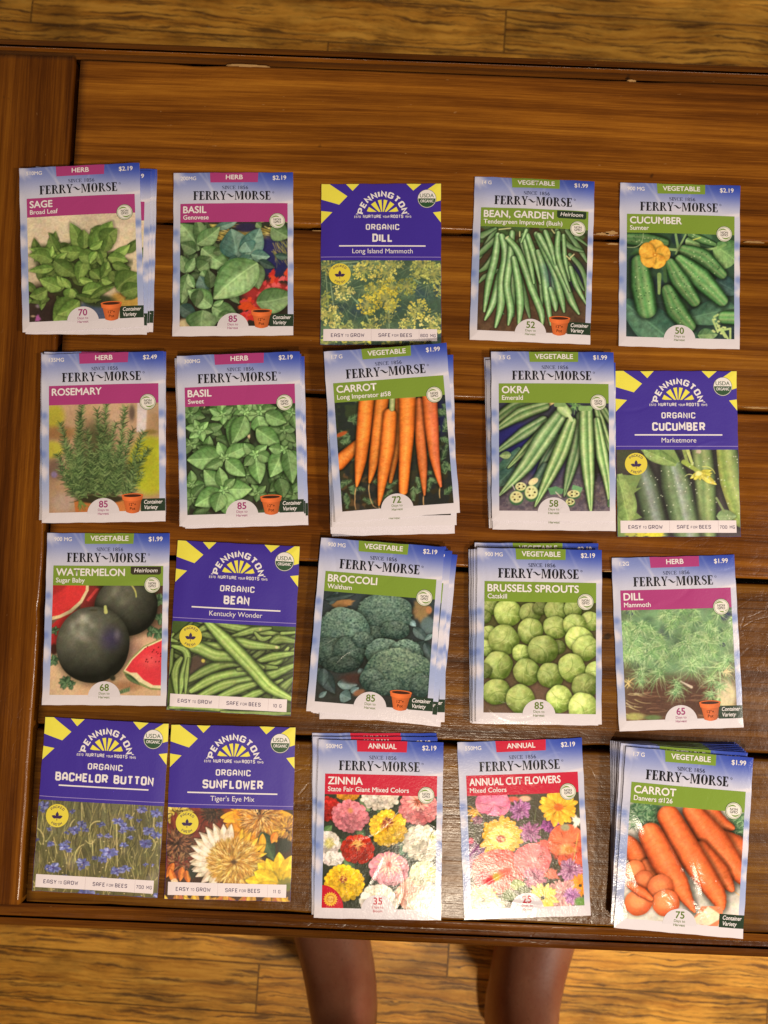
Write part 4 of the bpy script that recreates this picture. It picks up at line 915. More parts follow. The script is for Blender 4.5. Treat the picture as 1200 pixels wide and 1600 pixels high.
def pic_sunflower():
    p = Pic(PW, PH, (75, 745), (1077, 768), (45, 1490), 19)
    p.fill(G(44, 32, 24), G(60, 36, 26))
    fluffy(p, 150, 790, 170, 260, [G(206, 180, 70), G(176, 150, 60), G(226, 206, 110)], G(120, 96, 40))
    p.daisy(420, 800, 210, 22, G(70, 26, 20), G(124, 50, 34), w=60, r0=.2); fluffy(p, 430, 790, 110, 160, [G(54, 36, 28), G(84, 60, 44), G(36, 26, 22)], G(20, 16, 14))
    p.daisy(160, 1060, 250, 24, G(70, 24, 20), G(130, 58, 46), w=64, r0=.2); fluffy(p, 150, 1040, 160, 330, [G(66, 44, 36), G(110, 76, 56), G(46, 32, 28), G(150, 104, 70)], G(30, 22, 20))
    fluffy(p, 170, 1200, 110, 90, [G(130, 96, 66), G(160, 120, 80), G(70, 50, 36)], G(60, 44, 30))
    for b, t in [((120, 1200), (60, 1320)), ((190, 1230), (170, 1350)), ((220, 1260), (240, 1370)), ((90, 1250), (140, 1390))]: p.leaf(b, t, 56, G(150, 66, 26), G(226, 132, 56), vein=0)
    p.leaf((100, 1340), (160, 1370), 60, G(190, 150, 120), G(230, 206, 180), vein=0)
    p.daisy(800, 800, 300, 20, G(196, 130, 24), G(240, 186, 50), w=90, r0=.3, tipc=G(236, 180, 50)); p.daisy(700, 960, 200, 9, G(180, 100, 20), G(226, 156, 40), w=80, r0=.2)
    fluffy(p, 810, 820, 200, 420, [G(170, 112, 50), G(206, 160, 84), G(124, 74, 36), G(226, 186, 120)], G(120, 70, 34))
    fluffy(p, 1030, 920, 130, 220, [G(176, 124, 48), G(206, 158, 74), G(120, 78, 36)], G(120, 80, 40)); p.blob(1000, 1060, 70, 70, G(30, 38, 28), soft=.4)
    p.leaf((820, 950), (920, 1180), 130, G(28, 50, 34), G(72, 96, 64), vein=4); p.leaf((940, 950), (900, 1040), 60, G(190, 96, 30), G(230, 150, 60), vein=0); p.leaf((830, 960), (820, 1150), 60, G(200, 130, 20), G(240, 180, 50), vein=0)
    p.blob(270, 1270, 40, 70, G(44, 50, 40), soft=.4)
    for i in range(11):
        a = math.radians(250 - i * 13); p.leaf((560 + 100 * math.cos(a), 1160 - 100 * math.sin(a) * -1), (540 + 300 * math.cos(a), 1150 + 290 * math.sin(a)), 78, G(196, 170, 140), G(240, 226, 204), vein=0, halo=.35)
    for a in (100, 112, 126, 140, 152, 165, 178, 190, 204, 216): 
        r_ = math.radians(a + 60); p.leaf((540 + 120 * math.cos(r_), 1170 + 110 * math.sin(r_)), (550 + 300 * math.cos(r_), 1170 + 290 * math.sin(r_)), 72, G(200, 176, 148), G(242, 230, 208), vein=0, halo=.3)
    for i in range(10): a = math.radians(-75 + i * 16); p.leaf((600, 1180), (600 + 270 * math.cos(a), 1170 + 260 * math.sin(a)), 80, G(190, 130, 30), G(236, 190, 60), vein=0)
    p.blob(600, 1190, 215, 200, G(170, 124, 50), soft=.2)
    fluffy(p, 600, 1190, 235, 900, [G(190, 146, 60), G(214, 176, 90), G(146, 100, 40), G(232, 204, 130), G(170, 120, 50)], G(60, 40, 20), 13)
    for b, t, w in [((960, 1360), (790, 1200), 130), ((960, 1360), (860, 1160), 110), ((970, 1340), (960, 1110), 110), ((990, 1340), (1060, 1140), 120), ((960, 1370), (690, 1340), 130), ((950, 1360), (760, 1270), 130), ((960, 1390), (760, 1400), 100), ((1000, 1360), (1100, 1250), 110)]: p.leaf(b, t, w, G(206, 164, 20), G(246, 212, 52), vein=0, sharp=.7, halo=.25)
    p.blob(1010, 1370, 70, 60, G(130, 120, 40), soft=.4, rough=.2); p.blob(1030, 1390, 50, 40, G(90, 100, 40), soft=.6)
    for i in range(40): x = p.rs.uniform(40, 1060); a = p.rs.uniform(-2.6, -.5); p.leaf((x, 1540), (x + 90 * math.cos(a), 1540 + 100 * math.sin(a)), 50, G(170, 120, 30), [G(236, 196, 60), G(206, 150, 60), G(180, 90, 60)][p.rs.randint(3)], vein=0, halo=.25)
    p.grain(.1, 7)
    return p

def pic_zinnia():
    p = Pic(FW, FH, (132, 572), (993, 568), (108, 1470), 20)
    p.fill(G(46, 54, 42), G(44, 48, 38))
    for _ in range(16): x, y = p.rs.uniform(130, 990), p.rs.uniform(570, 1470); a = p.rs.uniform(0, 6.28); p.leaf((x, y), (x + 130 * math.cos(a), y + 130 * math.sin(a)), 70, G(42, 66, 46), G(98, 124, 84), vein=3)
    p.leaf((480, 700), (400, 600), 70, G(60, 90, 60), G(120, 146, 100)); p.leaf((130, 880), (190, 820), 60, G(60, 96, 56), G(110, 146, 90)); p.leaf((700, 1040), (780, 930), 60, G(60, 96, 80), G(110, 150, 120)); p.leaf((760, 1060), (800, 1000), 50, G(60, 96, 90), G(120, 156, 140))
    p.pompon(160, 690, 110, G(130, 24, 22), G(190, 44, 36)); p.pompon(310, 570, 90, G(190, 110, 20), G(226, 160, 50), sq=.6); p.pompon(555, 590, 150, G(196, 182, 164), G(238, 228, 212), sq=.7, rings=5, n0=26)
    p.pompon(850, 660, 155, G(190, 84, 94), G(232, 140, 142), sq=.95, n0=22); p.daisy(850, 610, 90, 12, G(220, 140, 130), G(240, 190, 176), w=26); p.tuft(850, 610, 50, 30, [G(190, 80, 50), G(120, 50, 30)], 8)
    p.pompon(150, 960, 110, G(190, 178, 168), G(236, 228, 220), n0=16); p.blob(170, 960, 44, 60, G(170, 160, 90), soft=.7); p.tuft(170, 960, 50, 30, [G(206, 190, 100), G(226, 214, 150)], 7); p.pompon(190, 1080, 90, G(206, 196, 186), G(240, 232, 226), sq=.6, n0=12, rings=3)
    p.pompon(880, 940, 165, G(186, 178, 156), G(234, 228, 208), n0=24, rings=7); p.blob(950, 890, 30, 30, G(170, 170, 90), soft=.8)
    p.pompon(328, 745, 145, G(176, 78, 96), G(226, 138, 150), n0=22, rings=7); p.blob(330, 700, 30, 30, G(206, 140, 90), soft=.8)
    p.pompon(615, 830, 152, G(196, 140, 20), G(242, 200, 50), n0=26, rings=7, sq=.95); p.blob(615, 785, 50, 46, G(120, 50, 30), soft=.4); p.tuft(615, 790, 70, 36, [G(150, 60, 30), G(230, 190, 90), G(110, 40, 30)], 7)
    p.pompon(385, 1000, 130, G(130, 24, 16), G(190, 46, 30), n0=14, rings=5, sq=.9); p.blob(385, 960, 40, 36, G(90, 20, 16), soft=.5); p.tuft(385, 955, 66, 34, [G(226, 180, 100), G(206, 150, 80)], 7)
    p.pompon(820, 1350, 160, G(206, 130, 110), G(240, 190, 170), n0=16, rings=5); p.pompon(880, 1180, 110, G(196, 196, 150), G(226, 226, 190), n0=12, rings=3); p.pompon(960, 1190, 70, G(190, 150, 60), G(226, 190, 110), n0=12, rings=3); p.pompon(870, 1420, 120, G(226, 190, 160), G(246, 226, 206), n0=12, rings=4)
    p.pompon(620, 1150, 155, G(196, 106, 130), G(236, 160, 172), n0=15, rings=5); p.daisy(620, 1110, 110, 16, G(220, 150, 140), G(240, 200, 180), w=18); p.blob(620, 1120, 26, 40, G(190, 90, 80), soft=.8)
    p.pompon(280, 1270, 160, G(190, 136, 16), G(236, 194, 40), n0=24, rings=7); p.blob(275, 1240, 32, 30, G(120, 40, 24), soft=.4); p.tuft(275, 1240, 50, 26, [G(236, 200, 80), G(130, 50, 30)], 6)
    p.pompon(540, 1400, 150, G(206, 196, 176), G(244, 238, 224), n0=16, rings=4, sq=.85); p.blob(520, 1370, 60, 30, G(190, 180, 120), soft=.8)
    p.grain(.06, 7)
    return p

def pic_cut_flowers():
    p = Pic(FW, FH, (108, 555), (980, 520), (140, 1475), 21)
    p.fill(G(70, 66, 54), G(66, 60, 46))
    cs = [G(84, 96, 64), G(110, 116, 84), G(56, 60, 44)]
    p.grass(0, 0, 120, 150, -85, 30, 9, cs, (110, 560, 980, 1480), a=.7)
    p.tuft(160, 690, 80, 20, [G(226, 180, 60), G(200, 140, 50)], 16); p.blob(470, 580, 60, 30, G(206, 90, 80), soft=.5); p.blob(560, 575, 60, 30, G(220, 170, 140), soft=.5)
    def corn(x, y, r, c1=G(124, 60, 116), c2=G(190, 130, 184)):
        p.blob(x, y, r * .8, r * .75, c1 * .8, soft=.4)
        for i in range(int(r * 1.1)):
            a = p.rs.uniform(0, 6.28); q = p.rs.uniform(.25, 1); L = r * q
            p.leaf((x + L * .5 * math.cos(a), y + L * .5 * math.sin(a)), (x + L * math.cos(a), y + L * .95 * math.sin(a)), r * .17, c1, c2 * p.rs.uniform(.8, 1.12), vein=0, halo=.25, mid=False, sharp=.5)
    corn(180, 1050, 110, G(90, 44, 90), G(140, 80, 140)); corn(150, 960, 60, G(100, 50, 90), G(150, 84, 140)); corn(130, 1130, 70, G(160, 90, 130), G(226, 170, 200)); corn(190, 750, 50, G(110, 60, 90), G(180, 110, 140)); p.blob(140, 920, 26, 30, G(206, 70, 100), soft=.4)
    corn(520, 670, 100); corn(760, 800, 85, G(116, 46, 110), G(176, 100, 170)); corn(600, 850, 100, G(130, 66, 110), G(196, 130, 176))
    def fan(x, y, r, c1, c2, n=5, rot=0, sq=.9):
        for i in range(n): a = rot + i * 2 * math.pi / n; p.leaf((x, y), (x + r * math.cos(a), y + r * sq * math.sin(a)), r * 1.15, c1, c2, vein=0, sharp=.2, halo=.25, mid=False, side=.15)
        for i in range(26): a = rot + i * .2417; p.line(x, y, x + r * .7 * math.cos(a), y + r * .7 * sq * math.sin(a), 4, np.minimum(c2 * 1.2, 1), .6)
    fan(315, 610, 140, G(196, 70, 120), G(236, 140, 170), rot=.5, sq=.75)
    p.blob(900, 960, 170, 150, G(190, 64, 40), soft=.2, rough=.15); fan(880, 920, 150, G(200, 76, 46), G(232, 120, 84), rot=.2); fan(940, 1080, 130, G(190, 60, 44), G(226, 100, 70), rot=.9); p.blob(880, 990, 80, 60, G(224, 180, 110), soft=.7, rough=.3); p.blob(900, 990, 44, 36, G(206, 130, 60), soft=.5); p.blob(700, 950, 60, 44, G(214, 90, 80), soft=.3, rough=.3)
    p.daisy(820, 650, 150, 22, G(222, 142, 30), G(250, 196, 70), w=46, vein=2, sharp=.45); p.blob(820, 645, 44, 38, G(196, 96, 40), soft=.4)
    p.daisy(370, 890, 165, 24, G(220, 140, 36), G(250, 200, 84), w=50, tipc=G(240, 164, 40), sharp=.45); p.daisy(370, 890, 95, 18, G(236, 200, 80), G(252, 232, 130), w=32, sharp=.45); p.blob(372, 905, 44, 36, G(170, 70, 44), soft=.4); p.blob(385, 910, 20, 16, G(230, 190, 130), soft=.5)
    fan(350, 1170, 210, G(196, 50, 44), G(232, 104, 90), n=6, rot=.3, sq=.85); p.blob(240, 1230, 90, 70, G(200, 50, 60), soft=.4); p.blob(340, 1200, 70, 50, G(226, 150, 100), soft=.8); p.blob(335, 1215, 34, 40, G(200, 170, 70), soft=.5)
    fan(615, 1075, 150, G(206, 76, 84), G(240, 140, 140), rot=-.4)
    corn(630, 1220, 100, G(150, 80, 110), G(206, 130, 150)); p.blob(760, 1190, 60, 50, G(222, 110, 90), soft=.4, rough=.3); corn(905, 1160, 110, G(150, 84, 130), G(220, 160, 200))
    p.leaf((440, 1280), (560, 1270), 90, G(110, 130, 60), G(170, 180, 110)); p.blob(430, 1360, 70, 60, G(100, 116, 70), soft=.4, rough=.2); p.blob(540, 1320, 60, 40, G(90, 100, 60), soft=.5)
    p.daisy(980, 1280, 90, 18, G(226, 120, 20), G(246, 160, 50), w=30); corn(850, 1350, 140, G(190, 120, 130), G(240, 190, 180)); corn(920, 1370, 80, G(150, 80, 150), G(206, 150, 200)); p.blob(980, 1410, 60, 50, G(90, 130, 60), soft=.5)
    p.daisy(690, 1380, 120, 20, G(226, 190, 70), G(250, 226, 130), w=40); p.blob(190, 1330, 90, 70, G(206, 60, 66), soft=.4); p.daisy(230, 1400, 130, 22, G(232, 190, 90), G(250, 224, 150), w=36); p.blob(340, 1440, 80, 50, G(244, 226, 180), soft=.6)
    p.blob(960, 760, 40, 50, G(236, 230, 216), soft=.4, rough=.4); p.blob(870, 810, 50, 40, G(150, 150, 120), soft=.6); p.blob(260, 1040, 22, 22, G(206, 150, 130), soft=.4); p.line(970, 860, 930, 1080, 7, G(206, 170, 90))
    p.grain(.08, 7)
    return p

def pic_carrot_danvers():
    p = Pic(FW, FH, (205, 550), (1052, 612), (165, 1420), 22)
    p.fill(G(186, 182, 172), G(206, 200, 190))
    p.mottle(G(160, 156, 148), 70, .55, .2, .5)
    p.blob(310, 620, 170, 100, G(60, 96, 66), soft=.3, rough=.15); p.blob(1010, 720, 90, 110, G(60, 92, 62), soft=.3, rough=.15)
    cs = [G(70, 112, 76), G(110, 146, 110), G(46, 78, 56), G(140, 170, 130)]
    for _ in range(26): p.tuft(p.rs.uniform(210, 430), p.rs.uniform(560, 730), 46, 14, cs, 9)
    for _ in range(16): p.tuft(p.rs.uniform(940, 1060), p.rs.uniform(640, 790), 46, 14, cs, 9)
    R = [G(156, 62, 30), G(214, 98, 52), G(232, 124, 76), G(216, 100, 54), G(150, 58, 28)]
    p.blob(780, 840, 130, 40, G(60, 46, 40), ang=50, soft=.5); p.blob(1010, 950, 60, 60, G(60, 44, 40), soft=.4)
    carrot(p, [(800, 620), (860, 690), (960, 730)], [70, 64, 20], .95, ramp=R); carrot(p, [(900, 800), (980, 870), (1060, 930)], [50, 90, 80], 1.0, ramp=R)
    carrot(p, [(660, 610), (820, 820), (940, 980), (1060, 1110)], [70, 110, 90, 60], 1.0, ramp=R)
    carrot(p, [(730, 900), (860, 1060), (960, 1190)], [70, 80, 24], .95, [(960, 1180), (1020, 1235)], R)
    carrot(p, [(200, 860), (260, 940), (270, 1010)], [60, 80, 60], .95, ramp=R); carrot(p, [(340, 1020), (380, 1140), (410, 1280)], [50, 60, 20], .85, ramp=R)
    carrot(p, [(490, 650), (600, 850), (730, 1050), (850, 1230), (890, 1330)], [84, 100, 92, 70, 24], 1.02, ramp=R)
    carrot(p, [(360, 790), (460, 980), (570, 1160), (690, 1360)], [90, 100, 80, 12], 1.03, ramp=R)
    for x, y, r, k in [(250, 1060, 76, 1.1), (320, 1130, 70, .95), (440, 1180, 92, 1.0), (480, 1300, 100, 1.05), (280, 1300, 100, 1.08)]:
        p.ball(x, y, r, G(160, 66, 34) * k, np.minimum(G(236, 130, 82) * k, 1), lx=-.2, ly=-.3, halo=.4, rough=.02); p.blob(x - 6, y - 8, r * .72, r * .66, np.minimum(G(238, 146, 92) * k, 1), soft=.5, a=.6)
    p.tube([(220, 1170), (300, 1220), (370, 1270)], [30, 40, 20], R, halo=.3)
    p.poly([(740, 1320), (880, 1320), (900, 1360), (860, 1480), (760, 1470), (680, 1420)], G(206, 120, 84)); p.poly([(670, 1430), (790, 1320), (880, 1380), (870, 1420), (780, 1470)], G(232, 206, 176), soft=2)
    p.grain(.07, 8)
    return p
# ---------------------------------------------------------------------------
# THE FLOOR
# ---------------------------------------------------------------------------
fm = bpy.data.meshes.new('floor')
fm.from_pydata([(-4, -4, 0), (4, -4, 0), (4, 4, 0), (-4, 4, 0)], [], [(0, 1, 2, 3)])
floor = link('floor', fm, None, M_FLOOR); tag(floor, kind='structure')
floor.rotation_euler = (0, 0, math.radians(-1.6)); floor.location = (.11, .017, 0)

# ---------------------------------------------------------------------------
# THE TABLE
# ---------------------------------------------------------------------------
table = empty('wooden_table', (0.22, 0.05, 0), 0, 'dark stained low plank table with breadboard ends and moulded edge, seed packets laid on it', 'table')
TX, TY = 0.22, 0.05

def plank_mesh(name, L, Wd, th, seed, chip=.00045):
    """board along local X, worn wavy rounded top edges"""
    rs = np.random.RandomState(seed)
    nx = 160
    xs = np.linspace(-L / 2, L / 2, nx)
    def wav():
        a = np.interp(xs, np.linspace(-L / 2, L / 2, 40), rs.normal(0, 1, 40)) * chip * .4
        for _ in range(int(9 * L)):
            c = rs.uniform(-L / 2, L / 2); w = rs.uniform(.004, .018); a -= rs.uniform(.3, 2.2) * chip * np.exp(-((xs - c) / w) ** 2)
        return a
    eT, eB = wav(), wav()
    prof = []                                            # (y, z) of each ring point per x
    r = .0016
    verts = []; faces = []
    for i, x in enumerate(xs):
        t, bt = Wd / 2 + eT[i], -Wd / 2 - eB[i]
        ring = [(bt, -th), (bt, -r), (bt + r * .3, -r * .3), (bt + r, 0), (bt + r + .0004, 0.00001), (bt + .006, 0.00002), (0, .00003), (t - .006, 0.00002), (t - r - .0004, 0.00001), (t - r, 0), (t - r * .3, -r * .3), (t, -r), (t, -th)]
        verts += [(x, y, z) for y, z in ring]
    k = 13
    for i in range(nx - 1):
        for j in range(k):
            a = i * k + j; b2 = i * k + (j + 1) % k
            faces.append((a, a + k, b2 + k, b2))
    faces.append(tuple(range(k))); faces.append(tuple(reversed(range((nx - 1) * k, nx * k))))
    me = bpy.data.meshes.new(name); me.from_pydata(verts, [], faces)
    me.polygons.foreach_set('use_smooth', [True] * len(me.polygons)); me.update()
    return me

PL, PX = 0.965, -0.2285 + 0.965 / 2 + .0022              # plank length, centre
ys = [.3390, .2238, .1078, -.0071, -.1225, -.2380]
tones = [(1.08, 1.06, 1.0), (.78, .74, .70), (.84, .78, .70), (.62, .66, .60), (.60, .66, .58)]
for i in range(5):
    y0, y1 = ys[i + 1], ys[i]
    me = plank_mesh('tabletop_plank', PL, (y1 - y0) - .0034, .022, 20 + i)
    o = link('tabletop_plank', me, table, M_TABLE)
    o.location = (PX - TX, (y0 + y1) / 2 - TY, TABLE_Z); o.color = (*tones[i], 1)
for sx in (-1, 1):
    me = plank_mesh('breadboard_end', .577, .110, .022, 40 + sx)
    o = link('breadboard_end', me, table, M_TABLE)
    ex = -.2285 - .0022 - .055 if sx < 0 else -.2285 + .965 + .0066 + .055
    o.location = (ex - TX, .0505 - TY, TABLE_Z); o.rotation_euler = (0, 0, math.pi / 2); o.color = (.64, .56, .46, 1)

def sweep_frame(name, prof, x0, x1, y0, y1):
    """profile (outset, z) swept round a rectangle with mitred corners"""
    verts, faces = [], []
    for sx, sy in ((-1, -1), (1, -1), (1, 1), (-1, 1)):
        for o_, z in prof:
            verts.append(((x1 + o_ if sx > 0 else x0 - o_), (y1 + o_ if sy > 0 else y0 - o_), z))
    k = len(prof)
    for c in range(4):
        for j in range(k - 1):
            a = c * k + j; b_ = ((c + 1) % 4) * k + j
            faces.append((a, b_, b_ + 1, a + 1))
    me = bpy.data.meshes.new(name); me.from_pydata(verts, [], faces); me.update()
    return me
X0, X1, Y0, Y1 = -.3407 - TX, .8531 - TX, -.2380 - TY, .3390 - TY
bead = [(.0006, TABLE_Z - .004), (.0022, TABLE_Z - .0052), (.0062, TABLE_Z - .0056), (.0075, TABLE_Z - .0078), (.0086, TABLE_Z - .0066), (.0112, TABLE_Z - .0062)]
for a in np.linspace(0, 1, 9): bead.append((.0112 + .0095 * math.sin(a * math.pi / 2 * 1.0), TABLE_Z - .0062 - .0135 * (1 - math.cos(a * math.pi / 2))))
bead += [(.0205, TABLE_Z - .024), (.014, TABLE_Z - .0275), (.0005, TABLE_Z - .028)]
o = link('edge_moulding', sweep_frame('edge_moulding', bead, X0, X1, Y0, Y1), table, M_TABLE); o.color = (.56, .50, .40, 1)
for p in o.data.polygons: p.use_smooth = True
def boxm(name, x0, x1, y0, y1, z0, z1):
    v = [(x, y, z) for z in (z0, z1) for y in (y0, y1) for x in (x0, x1)]
    me = bpy.data.meshes.new(name); me.from_pydata(v, [], [(0, 2, 3, 1), (4, 5, 7, 6), (0, 1, 5, 4), (2, 6, 7, 3), (0, 4, 6, 2), (1, 3, 7, 5)]); me.update(); return me
o = link('under_board', boxm('under_board', X0 + .004, X1 - .004, Y0 + .004, Y1 - .004, TABLE_Z - .030, TABLE_Z - .0225), table, M_TABLE); o.color = (.16, .15, .15, 1)
o = link('apron', sweep_frame('apron', [(-.03, TABLE_Z - .0305), (-.03, TABLE_Z - .11), (-.05, TABLE_Z - .11), (-.05, TABLE_Z - .0305)], X0, X1, Y0, Y1), table, M_TABLE); o.color = (.8, .75, .7, 1)
for sx in (0, 1):
    for sy in (0, 1):
        cx = (X0 + .075) if sx == 0 else (X1 - .075); cy = (Y0 + .075) if sy == 0 else (Y1 - .075)
        v, f = [], []
        for z, r in ((0, .020), (.02, .022), (TABLE_Z - .115, .031), (TABLE_Z - .031, .031)):
            for q in ((-1, -1), (1, -1), (1, 1), (-1, 1)): v.append((cx + q[0] * r, cy + q[1] * r, z))
        for l in range(3):
            for j in range(4): f.append((l * 4 + j, l * 4 + (j + 1) % 4, l * 4 + 4 + (j + 1) % 4, l * 4 + 4 + j))
        f += [(3, 2, 1, 0), (12, 13, 14, 15)]
        me = bpy.data.meshes.new('leg'); me.from_pydata(v, [], f); me.update()
        o = link('leg', me, table, M_TABLE); o.color = (.8, .75, .7, 1)

def chip(x, y, L, Wd, seed):
    """a spot where the varnish and a splinter have come off, showing pale wood"""
    rs = np.random.RandomState(seed); n = 22
    v = []
    for i in range(n):
        a = 2 * math.pi * i / n; k = rs.uniform(.55, 1.1)
        v.append((x - TX + L / 2 * math.cos(a) * k, y - TY + Wd / 2 * math.sin(a) * k, TABLE_Z + .00025))
    v2 = [((p[0] - x + TX) * 1.08 + x - TX, (p[1] - y + TY) * 1.12 + y - TY, TABLE_Z - .0012) for p in v]
    me = bpy.data.meshes.new('bare_patch'); me.from_pydata(v + v2, [], [tuple(range(n))] + [(i, n + i, n + (i + 1) % n, (i + 1) % n) for i in range(n)]); me.update()
    link('bare_patch', me, table, M_BARE)
for a in [(-.1100, .3372, .030, .0022, 1), (.146, .2278, .011, .0030, 3), (.1405, .2268, .010, .0022, 4), (.1475, .2200, .010, .0014, 5), (.158, .3368, .006, .0014, 6),
          (-.012, .1107, .016, .0009, 9), (.245, .2253, .014, .0010, 11), (.0, -.0048, .014, .0008, 13), (.247, .1102, .02, .0010, 14), (.152, -.0044, .012, .0011, 15), (.148, .1052, .016, .0008, 16), (-.05, .2214, .018, .0008, 17), (-.2313, .12, .0010, .02, 18), (-.2262, -.03, .0009, .02, 19)]:
    chip(*a)

# ---------------------------------------------------------------------------
# SEED PACKETS
# ---------------------------------------------------------------------------
MM = .001
class Part:
    """collects painted grids, flat shapes and lettering (millimetres, y down from the packet's top left) into one mesh"""
    def __init__(s, pk, z):
        s.pk, s.z0 = pk, z; s.V, s.C, s.T, s.n = [], [], [], 0; s.k = 0
    def add(s, pts, col, tris, z=0.):
        pts = np.asarray(pts, float); col = np.asarray(col, float)
        if col.ndim == 1: col = np.tile(col, (len(pts), 1))
        x, y = pts[:, 0], pts[:, 1]
        hz = s.pk.top(x, y) + s.z0 + z; dx, dy = s.pk.warp(x, y)
        s.V.append(np.stack([(x + dx - s.pk.w / 2) * MM, (s.pk.h / 2 - y - dy) * MM, hz * MM], 1)); s.C.append(col)
        s.T.append(np.asarray(tris, int) + s.n); s.n += len(pts)
    def grid(s, x0, y0, x1, y1, nx, ny, colf, z=0.):
        u, v = np.meshgrid(np.linspace(0, 1, nx), np.linspace(0, 1, ny))
        X, Y = x0 + (x1 - x0) * u, y0 + (y1 - y0) * v
        col = colf(u.ravel(), v.ravel()) if callable(colf) else np.asarray(colf, float)
        i = (np.arange(ny - 1)[:, None] * nx + np.arange(nx - 1)[None]).ravel()
        t = np.concatenate([np.stack([i, i + nx, i + 1], 1), np.stack([i + 1, i + nx, i + nx + 1], 1)])
        s.add(np.stack([X.ravel(), Y.ravel()], 1), col, t, z)
    def rect(s, x0, y0, x1, y1, col, z=0.):
        s.grid(x0, y0, x1, y1, max(2, int(abs(x1 - x0) / 1.2) + 1), max(2, int(abs(y1 - y0) / 1.2) + 1), col, z)
    def picture(s, pic, x0, y0, x1, y1, z=0.):
        H, W = pic.img.shape[:2]
        im = pic.img
        q = np.pad(im, ((1, 1), (1, 1), (0, 0)), 'edge')                   # halftone softness
        im = im * .46 + (q[:-2, 1:-1] + q[2:, 1:-1] + q[1:-1, :-2] + q[1:-1, 2:]) * .135
        im = 1.10 * im ** .93
        im = im * (.88 + .24 * pic.noise(max(1, pic.px * W / 3.5), 3))[..., None] * (1 + .07 * (np.stack([pic.noise(pic.px * 9, 2) for _ in range(3)], -1) - .5))
        s.grid(x0, y0, x1, y1, W, H, np.clip(im, 0, 1).reshape(-1, 3), z)
    def poly(s, pts, col, z=0.):
        t = tessellate_polygon([[Vector((p[0], p[1], 0)) for p in pts]])
        t = [tr if (pts[tr[1]][0] - pts[tr[0]][0]) * (pts[tr[2]][1] - pts[tr[0]][1]) - (pts[tr[1]][1] - pts[tr[0]][1]) * (pts[tr[2]][0] - pts[tr[0]][0]) < 0 else tr[::-1] for tr in t]
        s.add(pts, col, t, z)
    def fine(s, pts, col, z=0., step=1.2):
        """larger flat shape, gridded so that it follows the packet's relief"""
        pts = np.array(pts, float); c = pts.mean(0)
        q = []
        for i in range(len(pts)):
            a, b_ = pts[i], pts[(i + 1) % len(pts)]; n = max(1, int(np.hypot(*(b_ - a)) / step))
            q += [a + (b_ - a) * k / n for k in range(n)]
        q = np.array(q); n = len(q); rings = max(2, int(np.abs(q - c).max() / step))
        P = [c]; T = []
        for r in range(1, rings + 1): P += list(c + (q - c) * r / rings)
        for i in range(n): T.append((0, 1 + (i + 1) % n, 1 + i))
        for r in range(rings - 1):
            o_ = 1 + r * n
            for i in range(n):
                j = (i + 1) % n
                T += [(o_ + i, o_ + j, o_ + n + i), (o_ + j, o_ + n + j, o_ + n + i)]
        s.add(np.array(P), col, T, z)
    def disc(s, cx, cy, r, col, z=0., ry=None, a0=0, a1=360, n=40):
        ry = ry or r
        a = np.radians(np.linspace(a0, a1, n, endpoint=(a1 - a0) < 360))
        s.fine(np.stack([cx + r * np.cos(a), cy - ry * np.sin(a)], 1), col, z, 1.5)
    def strip(s, pts, ws, col, z=0.):
        """ribbon along a centre line with varying width (mitred)"""
        P = np.array(pts, float); ws = np.broadcast_to(np.asarray(ws, float), (len(P),))
        d = np.gradient(P, axis=0) if len(P) > 2 else np.tile(P[1] - P[0], (2, 1))
        d /= np.linalg.norm(d, axis=1)[:, None] + 1e-9
        nn = np.stack([-d[:, 1], d[:, 0]], 1)
        k = len(P); V = np.concatenate([P + nn * ws[:, None] / 2, P - nn * ws[:, None] / 2])
        T = []
        for i in range(k - 1): T += [(i, k + i, i + 1), (i + 1, k + i, k + i + 1)]
        s.add(V, col, T, z)
    def tris2d(s, V, T, col, z=0.): s.add(V, col, T, z)
    def mesh(s, name):
        V, C, T = np.concatenate(s.V), np.concatenate(s.C), np.concatenate(s.T)
        # all faces look up
        a, b_, c = V[T[:, 0]], V[T[:, 1]], V[T[:, 2]]
        fl = ((b_ - a)[:, 0] * (c - a)[:, 1] - (b_ - a)[:, 1] * (c - a)[:, 0]) < 0
        T[fl] = T[fl][:, ::-1]
        return raw_mesh(name, V, C, T)

def raw_mesh(name, V, C, T):
    me = bpy.data.meshes.new(name)
    me.vertices.add(len(V)); me.vertices.foreach_set('co', V.astype(np.float32).ravel())
    n = len(T); me.loops.add(3 * n); me.loops.foreach_set('vertex_index', T.astype(np.int32).ravel())
    me.polygons.add(n); me.polygons.foreach_set('loop_start', np.arange(0, 3 * n, 3, dtype=np.int32)); me.polygons.foreach_set('loop_total', np.full(n, 3, np.int32))
    me.polygons.foreach_set('use_smooth', np.ones(n, bool))
    me.update(calc_edges=True)
    at = me.color_attributes.new('ink', 'FLOAT_COLOR', 'POINT')
    rgba = np.ones((len(V), 4), np.float32); rgba[:, :3] = lin(np.clip(C, 0, 1)); at.data.foreach_set('color', rgba.ravel())
    return me

